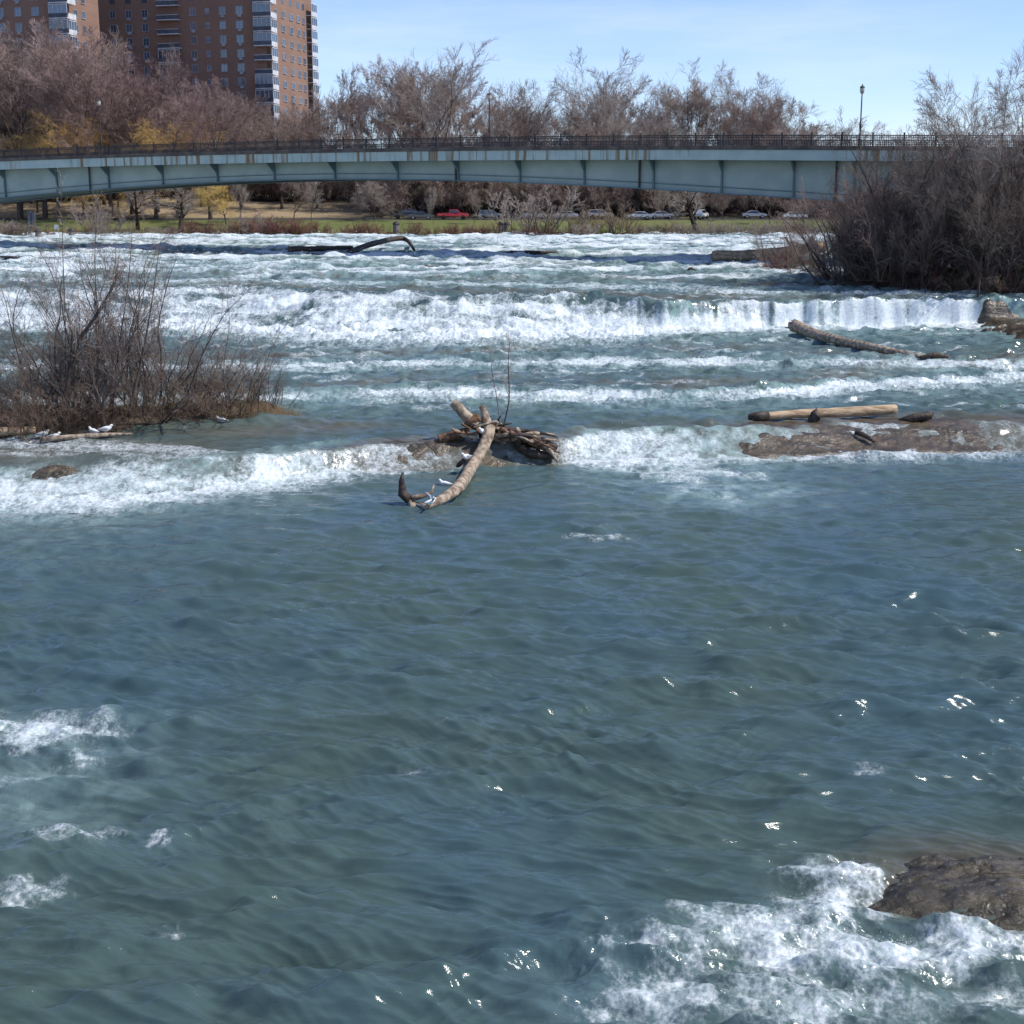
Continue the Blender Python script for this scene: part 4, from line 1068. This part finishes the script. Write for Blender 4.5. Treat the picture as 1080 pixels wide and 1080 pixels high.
def strip(name, sec, mat, parent=br, smooth=False):
    """sec(s) -> list of (out, z) closed loop; sweeps along the bridge"""
    V = []; 
    for s in ss: V += [bp(s, o_, z_)-bo for o_, z_ in sec(s)]
    k = len(sec(ss[0])); q = []
    for i in range(len(ss)-1):
        for j in range(k): j2 = (j+1) % k; q.append((i*k+j, (i+1)*k+j, (i+1)*k+j2, i*k+j2))
    b = MB(); b.add(V, q)
    V = np.array(V)
    return b.build(name, mat, parent, smooth=smooth)
def rect(o0, o1, z0, z1): return [(o0,z0),(o1,z0),(o1,z1),(o0,z1)]
W = 9.0
strip('deck', lambda s: rect(OUT-.05, -W-OUT+.05, deckz(s)-.5, deckz(s)-.12), M['curb'])
strip('curb', lambda s: rect(OUT+.10, OUT-.5, deckz(s)-.28, deckz(s)+.12), M['curb'])
strip('curb', lambda s: rect(-W-OUT+.5, -W-OUT-.10, deckz(s)-.28, deckz(s)+.12), M['curb'])
strip('fascia_beam', lambda s: rect(OUT, OUT-.25, deckz(s)-1.30, deckz(s)-.285), M['rust'])
strip('fascia_beam', lambda s: rect(-W-OUT+.25, -W-OUT, deckz(s)-1.30, deckz(s)-.285), M['rust'])
for oo in (0, -W):
    wb = strip('girder', lambda s: rect(oo, oo-.06, botz(s)+.1, deckz(s)-.505), M['paint'])
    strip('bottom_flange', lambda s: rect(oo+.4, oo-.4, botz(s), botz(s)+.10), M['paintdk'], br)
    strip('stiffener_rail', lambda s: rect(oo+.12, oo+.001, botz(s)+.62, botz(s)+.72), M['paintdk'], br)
S_st = []
for px in (5,60,115,172,230,290,354,420,484,549,617,690,762,838,902,960):
    S_st.append(on_bridge(px, 180, 0)[1])
for s in S_st:
    zt = deckz(s)-.51; zb = botz(s)+.11; th = .16
    V = []
    for d_ in (-th/2, th/2):
        V += [bp(s+d_, .003, zb)-bo, bp(s+d_, .30, zb)-bo, bp(s+d_, .30, zt-1.9)-bo, bp(s+d_, OUT-.26, zt-.55)-bo, bp(s+d_, OUT-.26, zt)-bo, bp(s+d_, .003, zt)-bo]
    b = MB(); q = [(i, (i+1) % 6, (i+1) % 6+6, i+6) for i in range(6)]
    b.add(V, q+[(0,5,2,1),(5,4,3,2),(6,7,8,11),(8,9,10,11)])
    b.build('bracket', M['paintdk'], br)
for px in (97, 484, 678, 886):   # splice joints with hanging drains
    s = on_bridge(px, 180, 0)[1]+.3; b = MB()
    b.tube(np.array([bp(s, .2, deckz(s)-.6)-bo, bp(s, .2, botz(s)-.3)-bo]), [.12,.12], 8); b.build('drain_pipe', M['rail'], br)
for oo in (OUT-.1, -W-OUT+.1):
    b = MB()
    for zz, hh in ((1.18,.09),(.98,.05),(.32,.05)):
        V = []; 
        for s in ss: V += [bp(s, oo-.04, deckz(s)+zz-hh)-bo, bp(s, oo+.04, deckz(s)+zz-hh)-bo, bp(s, oo+.04, deckz(s)+zz)-bo, bp(s, oo-.04, deckz(s)+zz)-bo]
        q = []
        for i in range(len(ss)-1):
            for j in range(4): j2 = (j+1) % 4; q.append((i*4+j, (i+1)*4+j, (i+1)*4+j2, i*4+j2))
        b.add(V, q)
    ang = math.atan2(dirB[1], dirB[0])
    for s in np.arange(SMIN, SMAX, .17):
        b.box(bp(s, oo, deckz(s)+.65)-bo, (.05,.05,1.05), ang)
    rl = b.build('railing', M['rail'], br)
    for i, s in enumerate(np.arange(SMIN, SMAX, 3.0)):
        if oo < 0 and i > 0: break
        b = MB(); b.box(bp(s, oo, deckz(s)+.72)-bo, (.14,.14,1.2), ang); b.box(bp(s, oo, deckz(s)+1.36)-bo, (.2,.2,.08), ang); b.build('post', M['rail'], rl)
    b = MB()
sp_ = on_bridge(912, 200, 0)[1]
b = MB(); b.box(bp(sp_-5, -W/2, 6)-bo, (4.5, W+3, 2*(botz(sp_)-6)-.02), math.atan2(dirB[1], dirB[0])); b.build('pier', M['conc'], br)
tag(br, 'long pale blue green steel girder bridge with dark railing across the river', 'bridge')
def lamp(px, label, hgt=5.6):
    s = on_bridge(px, 150, OUT-.6)[1]; o = bp(s, OUT-.9, deckz(s)-.12)
    e = empty('street_lamp', o)
    b = MB(); b.lathe([(.22,0),(.22,.15),(.14,.25),(.13,.9),(.075,1.0),(.06,hgt-.2),(.05,hgt),(.0,hgt)], 10); b.lathe([(.1,1.9),(.13,2.0),(.13,2.3),(.1,2.4)], 10); b.build('pole', M['rail'], e)
    b = MB(); b.lathe([(.08,hgt),(.2,hgt+.12),(.24,hgt+.45),(.2,hgt+.6),(.0,hgt+.62)], 12); b.build('lantern', M['lampglass'], e, smooth=True)
    b = MB(); b.lathe([(.27,hgt+.58),(.2,hgt+.7),(.06,hgt+.8),(.03,hgt+.95),(.0,hgt+.96)], 12); b.lathe([(.0,hgt-.02),(.12,hgt),(.1,hgt+.05),(0,hgt+.06)], 12); b.build('lamp_cap', M['rail'], e)
    tag(e, label, 'street lamp')
lamp(906, 'black street lamp against open sky at the right end of the bridge', 5.2)
lamp(515, 'black street lamp at the middle of the bridge in front of trees', 5.2)
lamp(105, 'black street lamp on the left part of the bridge in front of the tower', 6.2)

# ------------------------------------------------------------------ APARTMENT TOWERS
def tower(px_corner, Yc, w_front, w_side, label, cols_f, cols_s, balc_f, z0=12.0, stor=26, sh=2.97, alpha=rad(15), nvis=(5, 15), end_balc=True):
    c = at_y(px_corner, 150, Yc); e = empty('apartment_tower', (c[0], c[1], z0), -alpha)
    # local: corner at origin; front runs to -x, normal -y; side runs +y?, right face normal +x
    hh = stor*sh
    b = MB(); b.box((-w_front/2, w_side/2, hh/2), (w_front, w_side, hh)); wall = b.build('wall', M['brick'], e)
    b = MB(); b.box((-w_front/2, w_side/2, hh+.26), (w_front+.6, w_side+.6, .5)); b.build('roof', M['conc'], e)
    rest = MB()
    def window(x, y, z, w, h, face, ac, vis):
        P_ = MB()
        if face == 'f': dim = lambda ww, dd, hh_: (ww, dd, hh_); off = lambda a, d_, zz: (x+a, -d_, z+zz)
        else: dim = lambda ww, dd, hh_: (dd, ww, hh_); off = lambda a, d_, zz: (d_, y+a, z+zz)
        def frame(m):
            m.box(off(0, .04, h/2+.05), dim(w+.2, .12, .1)); m.box(off(0, .06, -h/2-.06), dim(w+.3, .2, .12))
            m.box(off(-w/2-.05, .04, 0), dim(.1, .12, h)); m.box(off(w/2+.05, .04, 0), dim(.1, .12, h)); m.box(off(0, .04, 0), dim(.07, .10, h))
            if ac: m.box(off(w*.1, .22, -h/2-.42), dim(.75, .45, .5))
        if vis:
            g_ = MB(); g_.box(off(0, .012, 0), dim(w-.002, .03, h-.002)); wo = g_.build('window', M['glass'], e)
            frame(P_); P_.build('frame', M['frame'], wo)
        else:
            rest.box(off(0, .012, 0), dim(w-.002, .03, h-.002))
    def balcony(x, y, z, w, d, face, glazed, wrap=0):
        m = MB(); bal = None
        if face == 'f': dim = lambda ww, dd, hh_: (ww, dd, hh_); off = lambda a, d_, zz: (x+a, -d_, z+zz)
        else: dim = lambda ww, dd, hh_: (dd, ww, hh_); off = lambda a, d_, zz: (d_, y+a, z+zz)
        m.box(off(0, d/2, .1), dim(w, d, .2)); bal = m.build('balcony', M['trim'], e)
        p = MB(); p.box(off(0, d-.04, .62), dim(w-.1, .06, .8)); p.build('parapet', M['trimdk' if face == 'f' else 'trim'], bal)
        if glazed:
            q = MB()
            nn = max(2, int(w/1.0))
            for i in range(nn+1): q.box(off(-w/2+.05+i*(w-.1)/nn, d-.04, 1.85), dim(.09, .07, 1.62))
            q.box(off(0, d-.04, 2.72), dim(w, .10, .14)); q.build('glazing_frame', M['trim'], bal)
            g_ = MB(); g_.box(off(0, d-.10, 1.83), dim(w-.12, .02, 1.58)); g_.build('glazing', M['glass'], bal)
        else:
            q = MB(); q.box(off(0, d-.04, 1.12), dim(w, .07, .09)); q.build('handrail', M['trim'], bal)
    rr = random.Random(5)
    for k in range(stor):
        z = k*sh+1.7; vis = nvis[0] <= k <= nvis[1]
        for (xx, w) in cols_f: window(-xx, 0, z, w, 1.5 if w > .9 else 1.1, 'f', rr.random() < .5 and w > .9, vis)
        for (yy, w) in cols_s: window(0, yy, z, w, 1.3, 's', False, vis)
        if vis or k % 1 == 0:
            if nvis[0] <= k <= nvis[1]+1:
                for (xx, w) in balc_f: balcony(-xx, 0, k*sh, w, 1.3, 'f', rr.random() < .8)
                balcony(0, 1.35, k*sh, 3.0, 1.5, 's', rr.random() < .85)
                balcony(-.9+.75, 0, k*sh, 4.2, 1.3, 'f', rr.random() < .85)
                if end_balc: balcony(0, w_side-1.6, k*sh, 3.4, 1.3, 's', True)
    if rest.v:
        o = rest.build('window', M['glass'], e); o['kind'] = 'stuff'
    tag(e, label, 'apartment block')
tower(284, 322, 52, 26, 'tall brick apartment tower with white corner balconies and sunlit orange right side', 
      [(6.0,1.5),(10.0,1.3),(13.6,.8),(17.0,1.3),(28.6,1.3),(32.6,1.3),(36.5,1.3)], [(5.6,1.0),(9.5,1.5),(14.0,1.5),(18.0,1.5),(21,1.2)], [(22.6,5.2)], stor=20, nvis=(4, 13))
tower(74, 300, 26, 14, 'brick apartment tower at the far left edge behind purple trees',
      [(6.0,1.5),(10.0,1.3),(14.0,1.3),(18.0,1.3),(22,1.3)], [(5.0,1.2),(8.0,1.2)], [], stor=20, nvis=(4, 13), end_balc=False)

# ------------------------------------------------------------------ CARS
def car_meshes(kind, paint):
    if kind == 'sedan': prof = [(-2.2,.45),(-2.25,.75),(-2.1,.95),(-1.5,1.02),(-.95,1.40),(.35,1.44),(1.05,1.02),(1.95,.88),(2.25,.68),(2.25,.42)]; roof = [(-1.42,1.02),(-.93,1.36),(.33,1.40),(.98,1.02)]
    elif kind == 'suv': prof = [(-2.25,.5),(-2.3,.95),(-2.2,1.1),(-1.95,1.65),(.3,1.72),(1.05,1.15),(2.05,1.02),(2.3,.8),(2.3,.48)]; roof = [(-2.05,1.14),(-1.88,1.58),(.28,1.65),(.95,1.14)]
    else: prof = [(-2.8,.6),(-2.8,1.12),(-.75,1.12),(-.6,1.78),(.75,1.82),(1.35,1.22),(2.6,1.10),(2.8,.9),(2.8,.55)]; roof = [(-.62,1.24),(-.52,1.70),(.72,1.74),(1.22,1.24)]
    W2 = .9
    def slab(pr, w0, w1, zc):
        n = len(pr); V = []
        for s in (-1, 1):
            for x, z in pr:
                k = w0 if z < zc else w0-(w0-w1)*min(1, (z-zc)/.5); V.append((x, s*k, z))
        b = MB(); b.add(V, [(i, (i+1) % n, (i+1) % n+n, i+n) for i in range(n)])
        # side caps as fan around centroid
        for s in (0, 1):
            cx = np.mean([p[0] for p in pr]); cz = np.mean([p[1] for p in pr]); zz = min(p[1] for p in pr)
            c = (cx, (-1, 1)[s]*w0, .75 if zc > .5 else cz)
            Vs = [V[s*n+i] for i in range(n)]+[c]; t = [((i+1) % n, i, n) if s == 0 else (i, (i+1) % n, n) for i in range(n)]
            b.add(Vs, (), t)
        return b
    body = slab(prof, W2, .62, 1.0 if kind == 'sedan' else 1.15).me('body', paint)
    g = MB()
    for s in (-1, 1):
        k = [W2+.0 if z < 1.25 else .66 for x, z in roof]
        V = [(x, s*(W2-.02-(0 if i in (0, 3) else .24)), z) for i, (x, z) in enumerate(roof)]
        V2 = [(x, y+s*.03, z) for x, y, z in V]
        g.add(V+V2, [(0,1,2,3),(4,5,6,7),(0,1,5,4),(1,2,6,5),(2,3,7,6),(3,0,4,7)])
    a, b_ = roof[3], roof[2]; g.add([(a[0]+.07,-.75,a[1]+.02),(a[0]+.07,.75,a[1]+.02),(b_[0]+.07,.58,b_[1]+.02),(b_[0]+.07,-.58,b_[1]+.02)], [(0,1,2,3)])
    a, b_ = roof[0], roof[1]; g.add([(a[0]-.06,-.75,a[1]),(a[0]-.06,.75,a[1]),(b_[0]-.06,.58,b_[1]),(b_[0]-.06,-.58,b_[1])], [(0,3,2,1)])
    glass = g.me('windows', M['carglass'])
    wr = .33 if kind == 'sedan' else .38; wm = MB(); a = np.arange(16)/16*2*np.pi
    wm.tube(np.array([(0,-.12,0),(0,.12,0)]), [wr, wr], 18, True); tyre = wm.me('tyre', M['black'], False)
    wm = MB(); wm.tube(np.array([(0,-.135,0),(0,.135,0)]), [wr*.6, wr*.6], 14, True); rim = wm.me('rim', M['chrome'], False)
    hl = MB(); hl.box((0,0,0), (.08,.36,.14)); head = hl.me('headlight', M['lampglass'])
    xs = {'sedan': (-1.4,1.4), 'suv': (-1.42,1.45), 'pickup': (-1.75,1.8)}[kind]
    return dict(body=body, glass=glass, tyre=tyre, rim=rim, head=head, xs=xs, wr=wr, front={'sedan':2.24,'suv':2.28,'pickup':2.78}[kind], hz={'sedan':.66,'suv':.82,'pickup':.92}[kind])
def car(px, kind, color, name, rz, label, Y=264.2):
    cm = car_meshes(kind, carpaint(name+'_paint', color))
    X = at_y(px, 230, Y)[0]; e = empty(name, (X, Y, float(ground_z(X, Y))+.03), rz)
    link('body', cm['body'], e); link('windows', cm['glass'], e)
    for x in cm['xs']:
        for s in (-1, 1):
            w = link('wheel', cm['tyre'], e, (x, s*.82, cm['wr'])); link('rim', cm['rim'], w)
    for s in (-1, 1): link('headlight', cm['head'], e, (cm['front'], s*.62, cm['hz']))
    tag(e, label, 'car' if kind != 'pickup' else 'pickup truck')
car(428, 'suv', (.02,.022,.025), 'parked_suv', math.pi, 'black parked car, leftmost behind the lawn', 266.5)
car(444, 'sedan', (.07,.08,.09), 'parked_car', 0, 'dark grey parked car just left of the red pickup')
car(478, 'pickup', (.55,.015,.03), 'parked_pickup', 0, 'bright red parked pickup truck')
car(518, 'suv', (.14,.18,.22), 'parked_suv', 0, 'blue grey parked car right of the red pickup')
car(565, 'sedan', (.6,.61,.62), 'parked_car', 0, 'white parked car half hidden by the grey bush, left of mid bank', 266)
car(597, 'sedan', (.55,.56,.57), 'parked_car', math.pi, 'white parked car behind the tan bush at mid bank', 266)
car(633, 'suv', (.50,.44,.38), 'parked_suv', 0, 'beige parked car between two dark tree trunks', 267)
car(674, 'sedan', (.72,.73,.74), 'parked_car', math.pi, 'clear white parked car in the open right of the beige car')
car(698, 'sedan', (.45,.47,.50), 'parked_car', 0, 'silver parked car right of the clear white car', 266)
car(739, 'suv', (.68,.69,.70), 'parked_suv', 1.2, 'white parked car beside the dark leaning tree', 266)
car(795, 'sedan', (.35,.37,.40), 'parked_car', 0, 'grey parked car behind the trees at right', 268)
car(838, 'sedan', (.65,.66,.67), 'parked_car', 0, 'white parked car, rightmost by the right island', 264)

# ------------------------------------------------------------------ park furniture
def bin_(px, py, label, s=1.0, Y=None):
    c = on(px, py); e = empty('litter_bin', c)
    b = MB(); b.lathe([(.3,0),(.36,.05),(.34,.9),(.36,.95)], 12); b.build('drum', M['binc'], e)
    b = MB(); b.lathe([(.4,.95),(.4,1.05),(.3,1.2),(.1,1.32),(0,1.33)], 12); b.build('lid', M['rail'], e)
    e.scale = (s, s, s); tag(e, label, 'litter bin')
bin_(418, 246, 'stone coloured litter bin on the lawn under mid bridge, left of the bench', 1.5)
bin_(41, 254, 'pale litter bin on the left lawn near the water', 1.4)
bin_(76, 253, 'litter bin on the left lawn behind the saplings', 1.4)
bin_(528, 245, 'dark litter bin, left of a close pair on the bank', 1.3)
bin_(534, 245, 'dark litter bin, right of a close pair on the bank', 1.3)
bin_(645, 245, 'litter bin on the lawn in front of the white car', 1.4)
bin_(292, 247, 'litter bin on the lawn right of the small willow', 1.3)
def bench(px, py, label):
    c = on(px, py); e = empty('bench', c)
    b = MB(); b.box((0,0,.46), (1.9,.5,.07)); b.build('seat', M['woodtan'], e)
    b = MB(); b.box((0,.24,.8), (1.9,.06,.4)); b.build('backrest', M['woodtan'], e)
    for s in (-1, 1):
        b = MB(); b.box((s*.75,0,.21), (.1,.45,.42)); b.build('leg', M['conc'], e)
    tag(e, label, 'bench')
bench(440, 244, 'wooden park bench on the lawn in front of the dark grey car')
c = on(23, 243); e = empty('picnic_table', c); b = MB(); b.box((0,0,.75), (4.0,1.2,.12)); b.build('tabletop', M['conc'], e)
for s in (-1, 1):
    b = MB(); b.box((s*1.3,0,.34), (.3,.7,.68)); b.build('leg', M['conc'], e)
tag(e, 'pale stone picnic table at the left edge of the lawn', 'picnic table')
c = on(60, 248); e = empty('notice_board', c); b = MB(); b.box((0,0,.75), (.08,.08,1.5)); b.build('post', M['rail'], e)
b = MB(); b.box((0,-.06,1.3), (.75,.05,.75)); b.build('panel', M['signw'], e); tag(e, 'small plain white sign on a post on the left lawn', 'sign')
c = on(34, 241); e = empty('stone_pillar', c); b = MB(); b.box((-.35,0,1.5), (.55,.5,3.0)); b.build('shaft', M['trimdk'], e)
b = MB(); b.box((.35,0,1.4), (.5,.5,2.8)); b.build('shaft', M['trimdk'], e); tag(e, 'dark double pillar standing beside the picnic table', 'pillar')

# ------------------------------------------------------------------ sky, sun, camera
w = bpy.data.worlds.new('World'); SC.world = w; w.use_nodes = True
nt = w.node_tree; bg = nt.nodes['Background']
SUN_AZ = rad(101); SUN_EL = rad(51)      # azimuth from +Y clockwise (to +X)
sky = nt.nodes.new('ShaderNodeTexSky'); sky.sky_type = 'NISHITA'; sky.sun_disc = False
sky.sun_elevation = SUN_EL; sky.sun_rotation = SUN_AZ; sky.altitude = 1500; sky.air_density = 1.0; sky.dust_density = .25; sky.ozone_density = 3.0
tc = nt.nodes.new('ShaderNodeTexCoord'); mp = nt.nodes.new('ShaderNodeMapping'); mp.inputs['Scale'].default_value = (1.0, 1.0, 7.0); mp.inputs['Rotation'].default_value = (0, rad(6), 0)
nz = nt.nodes.new('ShaderNodeTexNoise'); nz.inputs['Scale'].default_value = 2.2; nz.inputs['Detail'].default_value = 7; nz.inputs['Roughness'].default_value = .6
nt.links.new(tc.outputs['Generated'], mp.inputs[0]); nt.links.new(mp.outputs[0], nz.inputs['Vector'])
cl = mathn(nt, 'MULTIPLY', smap(nt, nz.outputs[0], .48, .78), .35)
cm_ = mixc(nt, cl, sky.outputs[0], (6.5, 6.9, 7.4))
tint = nt.nodes.new('ShaderNodeMix'); tint.data_type = 'RGBA'; tint.blend_type = 'MULTIPLY'; tint.inputs[0].default_value = 1; tint.inputs[7].default_value = (.97, .96, 1.10, 1); nt.links.new(cm_, tint.inputs[6]); cm_ = tint.outputs[2]
nt.links.new(cm_, bg.inputs[0]); bg.inputs[1].default_value = .15
sl = bpy.data.lights.new('sun', 'SUN'); sl.energy = 4.4; sl.angle = rad(.5); sl.color = (1, .95, .88)
so = bpy.data.objects.new('sun', sl); COL.objects.link(so)
dv = Vector((math.sin(SUN_AZ)*math.cos(SUN_EL), math.cos(SUN_AZ)*math.cos(SUN_EL), math.sin(SUN_EL)))
so.rotation_euler = dv.to_track_quat('Z', 'Y').to_euler(); so.location = (60, 0, 80)
cd = bpy.data.cameras.new('camera'); cd.lens = 50; cd.sensor_width = 36; cd.clip_end = 9000; cd.clip_start = .5
co = bpy.data.objects.new('camera', cd); COL.objects.link(co); co.location = (0, 0, H); co.rotation_euler = (math.pi/2-TH, 0, 0)
SC.camera = co
SC.view_settings.view_transform = 'Standard'; SC.view_settings.look = 'None'; SC.view_settings.exposure = .13; SC.view_settings.gamma = 1
SC.render.resolution_x = 1024; SC.render.resolution_y = 1024
